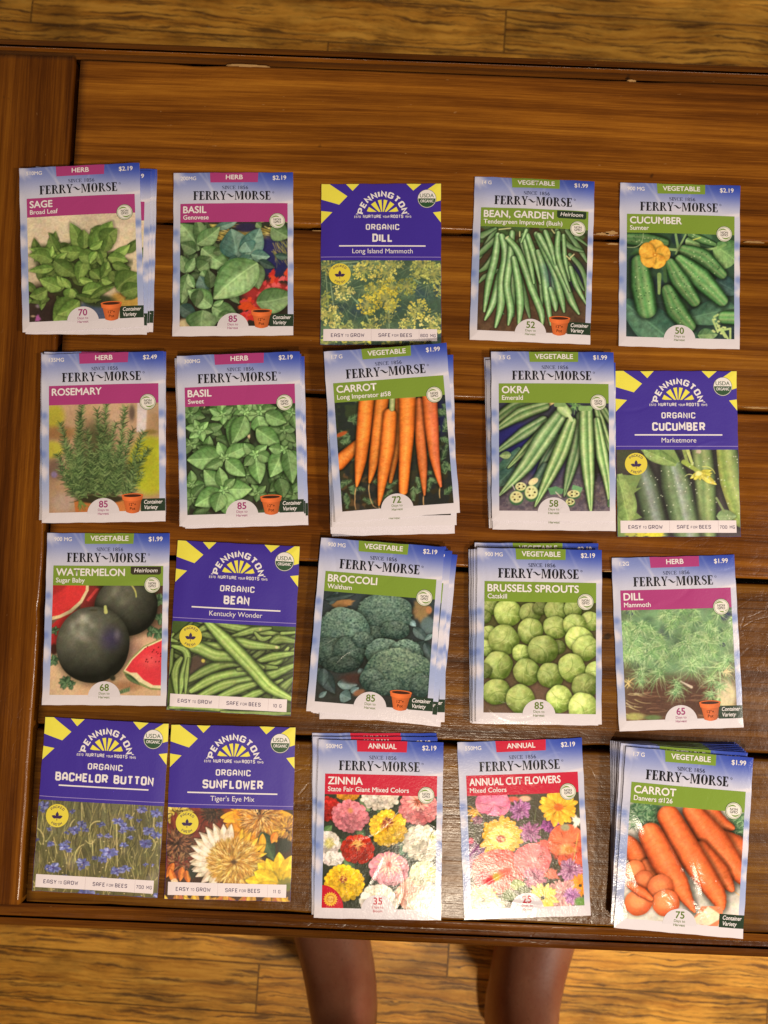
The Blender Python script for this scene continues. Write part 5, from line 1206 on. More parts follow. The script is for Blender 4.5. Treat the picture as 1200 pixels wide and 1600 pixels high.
# ---- lettering -------------------------------------------------------------
_txt = {}
def glyphs(txt, off, shear):
    """outline text -> flat triangles; cap height 1, baseline 0, y up"""
    key = (txt, off, shear)
    if key in _txt: return _txt[key]
    cu = bpy.data.curves.new('lettering', 'FONT'); cu.body = txt; cu.size = 1; cu.offset = off; cu.shear = shear; cu.resolution_u = 4
    ob = bpy.data.objects.new('lettering', cu); COL.objects.link(ob)
    dg = bpy.context.evaluated_depsgraph_get(); ev = ob.evaluated_get(dg); me = ev.to_mesh(); me.calc_loop_triangles()
    V = np.empty(len(me.vertices) * 3); me.vertices.foreach_get('co', V); V = V.reshape(-1, 3)[:, :2].copy()
    T = np.empty(len(me.loop_triangles) * 3, np.int32); me.loop_triangles.foreach_get('vertices', T); T = T.reshape(-1, 3).copy()
    ev.to_mesh_clear(); bpy.data.objects.remove(ob); bpy.data.curves.remove(cu)
    _txt[key] = (V, T)
    return _txt[key]
_H = glyphs('H', 0., 0.)[0]; CAP = _H[:, 1].max()

def text(part, txt, x, y, cap, col, align='l', bold=.014, shear=0., width=None, z=0.):
    V, T = glyphs(txt, 0., shear)
    k = cap / CAP; kx = k
    x0, x1 = V[:, 0].min(), V[:, 0].max()
    if width: kx = width / (x1 - x0)
    P = np.stack([(V[:, 0] - x0) * kx, -V[:, 1] * k], 1); w = (x1 - x0) * kx
    P[:, 0] += x - (0 if align == 'l' else w if align == 'r' else w / 2); P[:, 1] += y
    b = max(0., bold - .002) * k * 1.25
    for j, (dx, dy) in enumerate(((0, 0),) if b < .01 else ((-b, 0), (b, 0), (0, -b), (0, b))): part.tris2d(P + np.array([[dx, dy]]), T, col, z + .004 * j)
    return w

# square-shouldered block capitals as centre lines on a 3 x 5 cell
BLK = {'A': ([(0, 0), (0, 3.6), (.9, 5), (2.1, 5), (3, 3.6), (3, 0)], [(0, 1.7), (3, 1.7)]), 'B': ([(0, 0), (0, 5), (2.2, 5), (2.8, 4.3), (2.8, 3.3), (2.2, 2.6), (0, 2.6)], [(2.2, 2.6), (3, 2), (3, .7), (2.3, 0), (0, 0)]),
       'C': ([(3, 3.7), (3, 4.4), (2.4, 5), (.6, 5), (0, 4.4), (0, .6), (.6, 0), (2.4, 0), (3, .6), (3, 1.3)],), 'D': ([(0, 0), (0, 5), (2.1, 5), (3, 4.2), (3, .8), (2.1, 0), (0, 0)],),
       'E': ([(2.7, 5), (0, 5), (0, 0), (2.7, 0)], [(0, 2.5), (2.2, 2.5)]), 'F': ([(2.7, 5), (0, 5), (0, 0)], [(0, 2.4), (2.2, 2.4)]),
       'G': ([(3, 3.9), (3, 4.4), (2.4, 5), (.6, 5), (0, 4.4), (0, .6), (.6, 0), (2.4, 0), (3, .6), (3, 2.3), (1.6, 2.3)],), 'H': ([(0, 0), (0, 5)], [(3, 0), (3, 5)], [(0, 2.5), (3, 2.5)]),
       'I': ([(0, 0), (0, 5)],), 'K': ([(0, 0), (0, 5)], [(2.9, 5), (.3, 2.5), (2.9, 0)]), 'L': ([(0, 5), (0, 0), (2.6, 0)],), 'M': ([(0, 0), (0, 5), (1.9, 1.8), (3.8, 5), (3.8, 0)],),
       'N': ([(0, 0), (0, 5), (3, 0), (3, 5)],), 'O': ([(.6, 0), (2.4, 0), (3, .6), (3, 4.4), (2.4, 5), (.6, 5), (0, 4.4), (0, .6), (.6, 0)],),
       'P': ([(0, 0), (0, 5), (2.3, 5), (3, 4.3), (3, 2.9), (2.3, 2.2), (0, 2.2)],), 'R': ([(0, 0), (0, 5), (2.3, 5), (3, 4.3), (3, 3), (2.3, 2.3), (0, 2.3)], [(1.4, 2.3), (3, 0)]),
       'S': ([(3, 4), (3, 4.4), (2.4, 5), (.6, 5), (0, 4.4), (0, 3.2), (.6, 2.6), (2.4, 2.5), (3, 1.9), (3, .6), (2.4, 0), (.6, 0), (0, .6), (0, 1)],),
       'T': ([(0, 5), (3, 5)], [(1.5, 5), (1.5, 0)]), 'U': ([(0, 5), (0, .6), (.6, 0), (2.4, 0), (3, .6), (3, 5)],), 'V': ([(0, 5), (1.5, 0), (3, 5)],),
       'W': ([(0, 5), (.9, 0), (2, 3.6), (3.1, 0), (4, 5)],), 'Y': ([(0, 5), (1.5, 2.4), (3, 5)], [(1.5, 2.4), (1.5, 0)]),
       '0': ([(.6, 0), (2.4, 0), (3, .6), (3, 4.4), (2.4, 5), (.6, 5), (0, 4.4), (0, .6), (.6, 0)],), '1': ([(0, 4.2), (.9, 5), (.9, 0)],), '4': ([(2.4, 0), (2.4, 5), (0, 1.5), (3, 1.5)],),
       '5': ([(2.8, 5), (.2, 5), (0, 2.8), (2.2, 2.9), (3, 2.2), (3, .7), (2.3, 0), (0, .2)],), '7': ([(0, 5), (3, 5), (1, 0)],), '8': ([(.6, 2.6), (.1, 3.2), (.1, 4.4), (.6, 5), (2.4, 5), (2.9, 4.4), (2.9, 3.2), (2.4, 2.6), (.6, 2.6)], [(.6, 2.6), (0, 2), (0, .6), (.6, 0), (2.4, 0), (3, .6), (3, 2), (2.4, 2.6)]),
       '9': ([(.2, 0), (2.2, 0), (3, .8), (3, 4.4), (2.4, 5), (.6, 5), (0, 4.4), (0, 3), (.6, 2.4), (3, 2.4)],)}
def miter(P, w):
    P = np.array(P, float); n = len(P); closed = np.allclose(P[0], P[-1])
    out = []
    for i in range(n):
        if closed: a, c = P[i - 1] if i > 0 else P[n - 2], P[i + 1] if i < n - 1 else P[1]
        else: a, c = P[max(i - 1, 0)], P[min(i + 1, n - 1)]
        d0, d1 = P[i] - a, c - P[i]
        if not closed and i == 0: d0 = d1
        if not closed and i == n - 1: d1 = d0
        d0 = d0 / (np.hypot(*d0) + 1e-9); d1 = d1 / (np.hypot(*d1) + 1e-9)
        n0, n1 = np.array([-d0[1], d0[0]]), np.array([-d1[1], d1[0]])
        m = n0 + n1; m = m / (np.hypot(*m) + 1e-9); k = min(1 / max(m @ n0, .35), 2.2)
        out.append(m * k * w / 2)
    o = np.array(out)
    return np.concatenate([P + o, P - o])

def block(part, txt, x, y, cap, col, align='l', wt=.95, gap=1.35, z=0., arc=None, width=None, sx=1.):
    """block lettering; arc=(cx, cy, r, mid_deg, side) sets it on a circle"""
    ws = [1.6 if c == ' ' else max(q[0] for st in BLK[c] for q in st) for c in txt]
    tot = sum(ws) + (gap + wt * .6) * (len(txt) - 1) + wt
    k = cap / (5 + wt); kx = k * sx
    if width: kx = width / tot
    pos = wt / 2; W = tot * kx
    xs = x - (0 if align == 'l' else W if align == 'r' else W / 2)
    for c, w in zip(txt, ws):
        if c != ' ':
            for j, st in enumerate(BLK[c]):
                V = miter(st, wt); n = len(st)
                T = [t for i in range(n - 1) for t in ((i, n + i, i + 1), (i + 1, n + i, n + i + 1))]
                if arc:
                    cx, cy, r, mid, side = arc
                    th = ((pos + w / 2) * kx - W / 2) / (r + (cap * .4 if side > 0 else -cap * .4)) ; a = math.radians(mid) - side * th
                    lx, ly = (V[:, 0] - w / 2) * kx, (V[:, 1] + wt / 2) * k
                    ux, uy = math.cos(a), math.sin(a)
                    if side > 0: X = cx + ux * (r + ly) + uy * lx; Y = cy - uy * (r + ly) + ux * lx
                    else: X = cx + ux * (r - ly) - uy * lx; Y = cy - uy * (r - ly) - ux * lx
                    P = np.stack([X, Y], 1)
                else:
                    P = np.stack([xs + (V[:, 0] + pos) * kx, y - (V[:, 1] + wt / 2) * k], 1)
                part.tris2d(P, T, col, z + .008 * j)
        pos += w + gap + wt * .6

def serif(ch, t=.2):
    """condensed roman capital, cap height 1: list of outlines and the advance"""
    h, s = .075, .07
    def stem(x, w=None, ft=True, fb=True):
        w = w or t; o_ = [[(x, h * fb), (x + w, h * fb), (x + w, 1 - h * ft), (x, 1 - h * ft)]]
        if fb: o_.append([(x - s, 0), (x + w + s, 0), (x + w + s * .9, h), (x - s * .9, h)])
        if ft: o_.append([(x - s, 1 - h), (x + w + s, 1 - h), (x + w + s, 1), (x - s, 1)])
        return o_
    def arc(cx, cy, rx, ry, a0, a1, w0, w1, n=16):
        o_, i_ = [], []
        for k in range(n + 1):
            a = math.radians(a0 + (a1 - a0) * k / n); w = w1 + (w0 - w1) * abs(math.cos(a))
            o_.append((cx + rx * math.cos(a), cy + ry * math.sin(a))); i_.append((cx + (rx - w) * math.cos(a), cy + (ry - w * .55) * math.sin(a)))
        return [[o_[k], o_[k + 1], i_[k + 1], i_[k]] for k in range(n)]
    x = s
    if ch == 'F': return stem(x) + [[(x + t + s, 1 - h), (.58, 1 - h), (.58, 1), (x + t + s, 1)], [(.52, .76), (.58, .76), (.58, 1 - h), (.50, 1 - h)], [(x + t, .47), (.42, .47), (.42, .54), (x + t, .54)], [(.42, .38), (.46, .38), (.46, .63), (.42, .63)]], .64
    if ch == 'E': return serif('F', t)[0] + [[(x + t + s, 0), (.60, 0), (.60, h), (x + t + s, h)], [(.52, h), (.60, h), (.62, .26), (.56, .26)]], .68
    if ch == 'R': return stem(x) + arc(x + t, .745, .32, .255, -90, 90, .17, .07) + [[(.34, .5), (.47, .5), (.74, h), (.56, h)], [(.54, 0), (.80, 0), (.80, h), (.54, h)]], .80
    if ch == 'Y': return [[(.02, 1 - h), (.30, 1 - h), (.30, 1), (.02, 1)], [(.06, 1 - h), (.26, 1 - h), (.47, .44), (.29, .44)], [(.47, .44), (.40, .44), (.57, 1 - h), (.64, 1 - h)], [(.50, 1 - h), (.74, 1 - h), (.74, 1), (.50, 1)], [(.29, h), (.47, h), (.47, .44), (.29, .44)], [(.21, 0), (.55, 0), (.54, h), (.22, h)]], .72
    if ch == 'M': return [[(.0, 0), (.22, 0), (.22, h), (.0, h)], [(.08, h), (.14, h), (.14, 1 - h), (.08, 1 - h)], [(0, 1 - h), (.28, 1 - h), (.28, 1), (0, 1)], [(.14, 1 - h), (.33, 1 - h), (.53, .12), (.44, .0)], [(.53, .12), (.50, .26), (.70, 1 - h), (.76, 1 - h)]] + [[(.76, h), (.76 + t, h), (.76 + t, 1 - h), (.76, 1 - h)], [(.68, 0), (1.03, 0), (1.03, h), (.68, h)], [(.72, 1 - h), (1.03, 1 - h), (1.03, 1), (.72, 1)]], 1.10
    if ch == 'O': return arc(.38, .5, .36, .52, 0, 360, t * 1.05, .06, 32), .80
    if ch == 'C': return arc(.38, .5, .36, .52, 40, 320, t, .06, 26) + [[(.58, .66), (.65, .66), (.65, .96), (.60, .82)]], .72
    if ch == 'S':
        pts = [(.52, .74), (.50, .88), (.36, .965), (.20, .93), (.12, .78), (.17, .63), (.32, .52), (.48, .40), (.53, .24), (.44, .09), (.29, .035), (.13, .10), (.08, .27)]
        ws = [.05, .06, .07, .11, .16, .18, .20, .18, .16, .11, .07, .06, .05]
        P = np.array(pts); d = np.gradient(P, axis=0); d /= np.linalg.norm(d, axis=1)[:, None]; nn = np.stack([-d[:, 1], d[:, 0]], 1) * np.array(ws)[:, None] / 2 * (t / .2) ** .5
        return [[tuple(P[k] + nn[k]), tuple(P[k + 1] + nn[k + 1]), tuple(P[k + 1] - nn[k + 1]), tuple(P[k] - nn[k])] for k in range(12)], .64
    if ch == 'I': return stem(x), .34 + t - .2
    if ch == 'N': return [[(.0, 0), (.22, 0), (.22, h), (.0, h)], [(.08, h), (.14, h), (.14, 1 - h), (.08, 1 - h)], [(0, 1 - h), (.28, 1 - h), (.28, 1), (0, 1)], [(.14, 1 - h), (.30, 1 - h), (.64, .0), (.56, .0)], [(.60, .2), (.66, .1), (.66, 1 - h), (.60, 1 - h)], [(.52, 1 - h), (.74, 1 - h), (.74, 1), (.52, 1)]], .80
    if ch == '~':
        xs = np.linspace(0, 1, 13); P = np.stack([xs * .86, .50 + .12 * np.sin(xs * 2 * math.pi * .96 + .5) - .10 * (xs - .5)], 1); ws = .04 + .13 * np.sin(np.clip((xs - .04) / .92, 0, 1) * math.pi) ** 1.1
        d = np.gradient(P, axis=0); d /= np.linalg.norm(d, axis=1)[:, None]; nn = np.stack([-d[:, 1], d[:, 0]], 1) * ws[:, None] / 2
        return [[tuple(P[k] + nn[k]), tuple(P[k + 1] + nn[k + 1]), tuple(P[k + 1] - nn[k + 1]), tuple(P[k] - nn[k])] for k in range(12)], .90
    return [], .35

def roman(part, txt, x0, x1, y, cap, col, t=.2, z=0., sp=.03):
    gl = [serif(c, t) for c in txt]; tot = sum(g[1] + sp for g in gl); k = (x1 - x0) / tot; p = 0
    for g, adv in gl:
        for j, pl in enumerate(g):
            part.poly([(x0 + (p + q[0]) * k, y - q[1] * cap) for q in pl], col, z + .004 * (j % 3))
        p += adv + sp

# ---- colours of the print --------------------------------------------------
WHITE, PAPER = rgb(240, 236, 240), rgb(222, 216, 226)
MAGENTA, OLIVE, RED_ = rgb(176, 66, 132), rgb(128, 158, 62), rgb(206, 44, 70)
INK, DKGREEN = rgb(30, 30, 34), rgb(44, 62, 48)
BLUE, YELLOW, LILAC = rgb(62, 42, 160), rgb(240, 232, 84), rgb(160, 144, 214)
TERRA = rgb(214, 110, 60)

class Packet:
    def __init__(s, w, h, seed, bulge=.8, crinkle=0., folds=(), lift=0.):
        s.w, s.h = w, h; rs = np.random.RandomState(seed); s.bulge = bulge; s.lift = lift
        s.k = rs.rand(12); s.crinkle = crinkle; s.folds = folds; s.rs = rs
        s.ridges = [(rs.uniform(0, w), rs.uniform(0, h), rs.uniform(0, math.pi), rs.uniform(.5, 1.6), rs.uniform(6, 22), rs.uniform(.3, 1) * rs.choice([-1, 1])) for _ in range(int(26 * crinkle))]
    def under(s, x, y):
        """height of the underside: corners and edges that curl up a little"""
        u, v = x / s.w - .5, y / s.h - .5
        return s.lift * (np.maximum(0, np.abs(v) - .25) ** 2 * 6 * (1 + .6 * np.sin(3 * u + s.k[0] * 6)) + np.maximum(0, np.abs(u) - .3) ** 2 * 4 * s.k[1])
    def warp(s, x, y):
        """paper is never quite square: slightly bowed edges"""
        u, v = x / s.w - .5, y / s.h - .5; k = s.k
        e = np.exp(-np.minimum(x, s.w - x) / 2.); f = np.exp(-np.minimum(y, s.h - y) / 2.)
        dx = 1.3 * (k[6] - .5) * (v * v - .12) * np.sign(u) + 1.0 * (k[7] - .5) * u * v + .10 * e * np.sin(23 * v + 40 * k[8]) + .05 * e * np.sin(61 * v + 9 * k[9])
        dy = 1.3 * (k[8] - .5) * (u * u - .12) * np.sign(v) + 1.0 * (k[9] - .5) * u * v + .10 * f * np.sin(19 * u + 40 * k[6]) + .05 * f * np.sin(47 * u + 9 * k[7])
        return dx, dy
    def top(s, x, y):
        u, v = x / s.w, y / s.h
        e = np.clip(np.minimum(np.minimum(u, 1 - u) * s.w, np.minimum(v, 1 - v) * s.h), 0, 9) / 9
        b = (1 - (1 - e) ** 2) * (.55 + .45 * np.sin(np.pi * np.clip(u, 0, 1)) * np.sin(np.pi * np.clip(v * .9 + .1, 0, 1)))
        z = .28 + s.bulge * b * (.8 + .2 * np.sin(5 * u + 6 * s.k[2]) * np.cos(6 * v + 6 * s.k[3]))
        z = z + .06 * s.bulge * np.sin(17 * u + 9 * v + 6 * s.k[4]) * e + .05 * s.bulge * np.sin(23 * v - 7 * u + 6 * s.k[5]) * e
        for (cx, cy, a, wd, ln, am) in s.ridges:
            dx, dy = x - cx, y - cy; p = dx * math.cos(a) + dy * math.sin(a); o_ = -dx * math.sin(a) + dy * math.cos(a) + .02 * p * p * (am)
            z = z + .16 * am * np.exp(-(o_ / wd) ** 2) * np.exp(-(p / ln) ** 2) * np.clip(e + .2, 0, 1)
        for (x0, y0, x1, y1, wd, am) in s.folds:
            L = math.hypot(x1 - x0, y1 - y0); ex, ey = (x1 - x0) / L, (y1 - y0) / L
            p = (x - x0) * ex + (y - y0) * ey; o_ = -(x - x0) * ey + (y - y0) * ex
            z = z + am * np.exp(-np.abs(o_ / wd) ** 1.4) * np.clip(1 - ((p - L / 2) / (L * .6)) ** 2, 0, 1)
        return np.maximum(z, .16) + s.under(x, y)
    def height(s):
        x, y = np.meshgrid(np.linspace(0, s.w, 60), np.linspace(0, s.h, 80)); return float(s.top(x, y).max())
    def pouch(s, name, colf, nx, ny, edge=PAPER * .93):
        """closed body: printed top, thin pale edge, underside"""
        u, v = np.meshgrid(np.linspace(0, 1, nx), np.linspace(0, 1, ny)); X, Y = u.ravel() * s.w, v.ravel() * s.h
        # slightly ragged die-cut outline
        C = colf(u.ravel(), v.ravel()); zt = s.top(X, Y)
        dx, dy = s.warp(X, Y)
        V = np.stack([(X + dx - s.w / 2) * MM, (s.h / 2 - Y - dy) * MM, zt * MM], 1)
        i = (np.arange(ny - 1)[:, None] * nx + np.arange(nx - 1)[None]).ravel()
        T = [np.stack([i, i + nx, i + 1], 1), np.stack([i + 1, i + nx, i + nx + 1], 1)]
        loop = np.concatenate([np.arange(nx), np.arange(1, ny) * nx + nx - 1, (ny - 1) * nx + np.arange(nx - 2, -1, -1), np.arange(ny - 2, 0, -1) * nx])
        m = len(loop); n0 = len(V)
        A = V[loop].copy(); B = A.copy(); B[:, 2] = s.under(X[loop], Y[loop]) * MM
        cen = np.array([[0, 0, B[:, 2].min()]])
        V2 = np.concatenate([V, A, B, B, cen])
        C2 = np.concatenate([C, np.tile(edge, (3 * m + 1, 1))])
        j = np.arange(m); k = (j + 1) % m; a, b_, c = n0, n0 + m, n0 + 2 * m
        T += [np.stack([a + j, a + k, b_ + j], 1)[:, ::1], np.stack([a + k, b_ + k, b_ + j], 1), np.stack([c + j, c + k, np.full(m, n0 + 3 * m)], 1)]
        return raw_mesh(name, V2, C2, np.concatenate(T))

def sky_print(seed):
    """summer sky printed on the packet: deep blue top right, pale haze behind the name, clouds down the borders"""
    p = Pic(82.5, 114.3, (0, 0), (82.5, 0), (0, 114.3), 77, res=1.6)
    u, v = p.u, p.v
    t = sstep(0, .20, v); deep = sstep(.15, 1.0, u) * (1 - t)
    top = rgb(122, 138, 206)[None, None] * (1 - sstep(.3, 1, u))[..., None] + rgb(50, 74, 184)[None, None] * sstep(.3, 1, u)[..., None]
    img = top * (1 - t)[..., None] + rgb(206, 208, 232) * t[..., None]
    side = sstep(.25, .5, v) * (1 - sstep(.72, .95, v))
    img = img * (1 - .75 * side[..., None]) + .75 * side[..., None] * rgb(148, 168, 222)
    p.img = img
    n = p.noise(20, 4)
    cl = sstep(.46, .66, n) * sstep(.2, .4, v)
    p.put((slice(0, p.H), slice(0, p.W)), cl * .75, rgb(226, 222, 236))
    p.blob(2, 3, 10, 7, rgb(226, 224, 240), soft=.9, a=.8, rough=.3); p.blob(0, 24, 5, 10, rgb(222, 222, 240), soft=.9, a=.6)
    for x, y, a, b_ in [(76, 22, 12, 2.5), (80, 48, 5, 4), (80, 56, 5, 8), (82, 75, 5, 5), (2, 52, 4, 6), (1, 80, 5, 7)]: p.blob(x, y, a, b_, rgb(232, 226, 238), ang=-12, soft=.8, a=.85, rough=.2)
    for x, y in [(80, 42), (2, 42), (81, 66), (1, 68)]: p.blob(x, y, 4, 4, rgb(112, 136, 206), soft=.9, a=.7)
    for x0, x1, a in [(18, 34, .22), (22, 30, .15), (50, 44, .12), (60, 70, .1)]: p.line(x0, 0, x1, 22, 1.2, rgb(236, 236, 250), a, 2.4)
    bt = sstep(.88, .95, v); p.put((slice(0, p.H), slice(0, p.W)), bt, rgb(226, 220, 230))
    p.blob(42, 20, 36, 8, rgb(216, 214, 232), soft=1., a=.8)
    return p
SKY = None

def seal_non_gmo(P, cx, cy):
    P.disc(cx, cy, 5.5, rgb(86, 112, 64)); P.disc(cx, cy, 5.15, rgb(236, 232, 226), .02); P.disc(cx, cy, 4.75, rgb(110, 140, 76), .04); P.disc(cx, cy, 4.5, rgb(238, 234, 230), .06)
    lf = []
    for a in np.linspace(0, 1, 10): lf.append((cx - 4.0 + 5.6 * a, cy - 2.4 - 1.7 * math.sin(a * math.pi) ** .8 + .7 * (1 - a)))
    for a in np.linspace(1, 0, 10)[1:-1]: lf.append((cx - 4.0 + 5.6 * a, cy - 2.4 - .75 * math.sin(a * math.pi) + .7 * (1 - a)))
    P.poly(lf, rgb(124, 156, 76), .08)
    P.poly([(2 * cx - x, 2 * cy - y) for x, y in lf], rgb(124, 156, 76), .08)
    text(P, 'NON', cx, cy - .2, 1.5, INK, 'c', .012, z=.1); text(P, 'GMO', cx, cy + 1.6, 1.5, INK, 'c', .012, z=.1)

def badge(P, num, col, word):
    P.disc(41.3, 108.9, 10.8, PAPER, 0, ry=10.4, a0=0, a1=180, n=36)
    text(P, num, 41.3, 104.7, 4.3, col, 'c', .018, z=.07)
    text(P, 'Days to', 41.3, 107.2, 1.6, col, 'c', .004, z=.07); text(P, word, 41.3, 109.7, 1.6, col, 'c', .004, z=.07)

def container_badge(P):
    P.rect(66.4, 99.6, 82.45, 108.0, DKGREEN)
    text(P, 'Container', 68.6, 103.0, 2.5, WHITE, 'l', .014, .22, width=12.2, z=.06); text(P, 'Variety', 68.8, 106.6, 2.5, WHITE, 'l', .014, .22, width=9.0, z=.06)

def pot_icon(P):
    c = TERRA
    def sh(u, v, k=1.): return np.clip(c[None] * k * (1.12 - .5 * np.abs(u - .38) ** 1.3)[:, None], 0, 1)
    def trap(y0, y1, xl0, xr0, xl1, xr1, z, k=1.):
        nx, ny = 14, 10; u, v = np.meshgrid(np.linspace(0, 1, nx), np.linspace(0, 1, ny)); u, v = u.ravel(), v.ravel()
        xl, xr = xl0 + (xl1 - xl0) * v, xr0 + (xr1 - xr0) * v; X = xl + (xr - xl) * u
        Y = y0 + (y1 - y0) * v + 1.0 * np.sin(u * math.pi) * (1.0 if k < 1.05 else .9)
        i = (np.arange(ny - 1)[:, None] * nx + np.arange(nx - 1)[None]).ravel()
        P.add(np.stack([X, Y], 1), sh(u, v, k), np.concatenate([np.stack([i, i + nx, i + 1], 1), np.stack([i + 1, i + nx, i + nx + 1], 1)]), z)
    trap(99.4, 108.3, 54.7, 67.0, 56.6, 65.1, 0, .96)
    trap(96.9, 100.2, 53.6, 68.1, 54.3, 67.3, .03, 1.06)
    P.disc(60.85, 97.2, 7.2, TERRA * 1.06, .06, ry=1.35); P.disc(60.85, 97.4, 6.0, rgb(70, 40, 30), .08, ry=.95)
    text(P, '12"+', 60.9, 104.2, 1.9, rgb(70, 34, 24), 'c', .006, z=.1); text(P, 'Pot', 60.9, 107.0, 1.9, rgb(70, 34, 24), 'c', .006, z=.1)

def sky_packet(key, kind, weight, price, title, sub, pic, days, word='Harvest', pot=True, cont=True, heir=None, emblem=False, pk=None, mat=None, tw=None, tilt=0.):
    global SKY
    SKY = SKY or sky_print(1)
    pk = pk or Packet(82.5, 114.3, hash_(key), bulge=1.0, crinkle=.3, lift=.35 if key in ('sage', 'rosemary', 'basil_sweet', 'carrot_imperator') else 1.5); mat = mat or M_SATIN
    col = {'HERB': MAGENTA, 'VEGETABLE': OLIVE, 'ANNUAL': RED_}[kind]
    parts = []
    s = SKY; nx, ny = s.W, s.H
    def colf(u, v): return s.img.reshape(-1, 3)
    pm = pk.pouch('paper_pouch', colf, nx, ny)
    parts.append(('paper_pouch', pm))
    P = Part(pk, .03)
    text(P, weight, 5.0, 5.3, 2.5, WHITE, 'l', .014); parts.append(('weight_lettering', P.mesh('weight_lettering')))
    P = Part(pk, .03 + .1 * pk.crinkle); text(P, price, 77.8, 5.2, 2.9, WHITE, 'r', .018); parts.append(('price_lettering', P.mesh('price_lettering')))
    P = Part(pk, .05)
    P.fine([(25.2, .05), (58.6, .05), (58.3, 7.0), (25.7, 7.2)], col)
    wd = {'HERB': 11.6, 'VEGETABLE': 25.5, 'ANNUAL': 18.6}[kind]
    text(P, kind, 42.1, 4.9, 3.2, WHITE, 'c', .02, width=wd, z=.06 + .1 * pk.crinkle)
    parts.append(('category_tab', P.mesh('category_tab')))
    P = Part(pk, .05 + .12 * pk.crinkle)
    roman(P, 'SINCE', 33.6, 43.2, 12.0, 2.4, rgb(44, 50, 84), .13); text(P, '1856', 45.0, 12.0, 2.4, rgb(44, 50, 84), 'l', 0, width=6.6)
    roman(P, 'FERRY~MORSE', 13.9, 67.6, 19.4, 6.2, INK, .225)
    P.strip([(68.9 + .55 * math.cos(a), 14.2 + .55 * math.sin(a)) for a in np.linspace(0, 6.28, 14)], .18, INK)
    parts.append(('brand_lettering', P.mesh('brand_lettering')))
    P = Part(pk, .03); P.picture(pic, 4.9, 35.0, 78.7, 107.6); parts.append(('picture_panel', P.mesh('picture_panel')))
    P = Part(pk, .06); tz = .06 + .12 * pk.crinkle
    P.rect(4.9, 21.8, 78.7, 35.0, col)
    text(P, title, 7.0, 28.4, 4.6, WHITE, 'l', .022, width=tw, z=tz)
    if sub: text(P, sub, 7.0, 33.0, 3.0, WHITE, 'l', .014, z=tz)
    parts.append(('title_banner', P.mesh('title_banner')))
    if heir:
        P = Part(pk, .15); P.fine([(57.0, 22.3), (77.2, 22.3), (77.2, 26.6), (76.2, 27.6), (58.2, 27.6), (57.0, 26.6)], DKGREEN if kind == 'VEGETABLE' and heir > 1 else rgb(62, 56, 48))
        text(P, 'Heirloom', 59.3, 26.0, 2.6, WHITE, 'l', .010, .2, width=15.6, z=.05); parts.append(('heirloom_tag', P.mesh('heirloom_tag')))
    P = Part(pk, .16); seal_non_gmo(P, 71.6, 34.4); parts.append(('non_gmo_seal', P.mesh('non_gmo_seal')))
    P = Part(pk, .10); badge(P, days, np.clip(col * (.92 if kind != 'VEGETABLE' else .8), 0, 1), word); parts.append(('days_badge', P.mesh('days_badge')))
    if cont: P = Part(pk, .10); container_badge(P); parts.append(('container_badge', P.mesh('container_badge')))
    if pot: P = Part(pk, .19); pot_icon(P); parts.append(('flower_pot_icon', P.mesh('flower_pot_icon')))
    if emblem:
        P = Part(pk, .10); q = [(4.9, 107.6)] + [(4.9 + 14.0 * math.cos(a), 107.6 - 14.4 * math.sin(a)) for a in np.linspace(0, math.pi / 2, 16)]
        P.fine(q, rgb(200, 26, 50), 0); c0 = (10.6, 102.0)
        st = [(c0[0] + (4.8 if i % 2 == 0 else 3.7) * math.cos(i * math.pi / 18), c0[1] + (4.8 if i % 2 == 0 else 3.7) * math.sin(i * math.pi / 18)) for i in range(36)]
        P.fine(st, rgb(236, 186, 60), .05); P.disc(c0[0], c0[1], 2.6, rgb(206, 120, 40), .09); P.disc(c0[0], c0[1], 2.2, rgb(240, 196, 90), .12); text(P, 'SUN', c0[0], c0[1] + .8, 1.5, rgb(190, 100, 40), 'c', .01, z=.15)
        parts.append(('sun_emblem', P.mesh('sun_emblem')))
    return finish(key, parts, mat, pk)

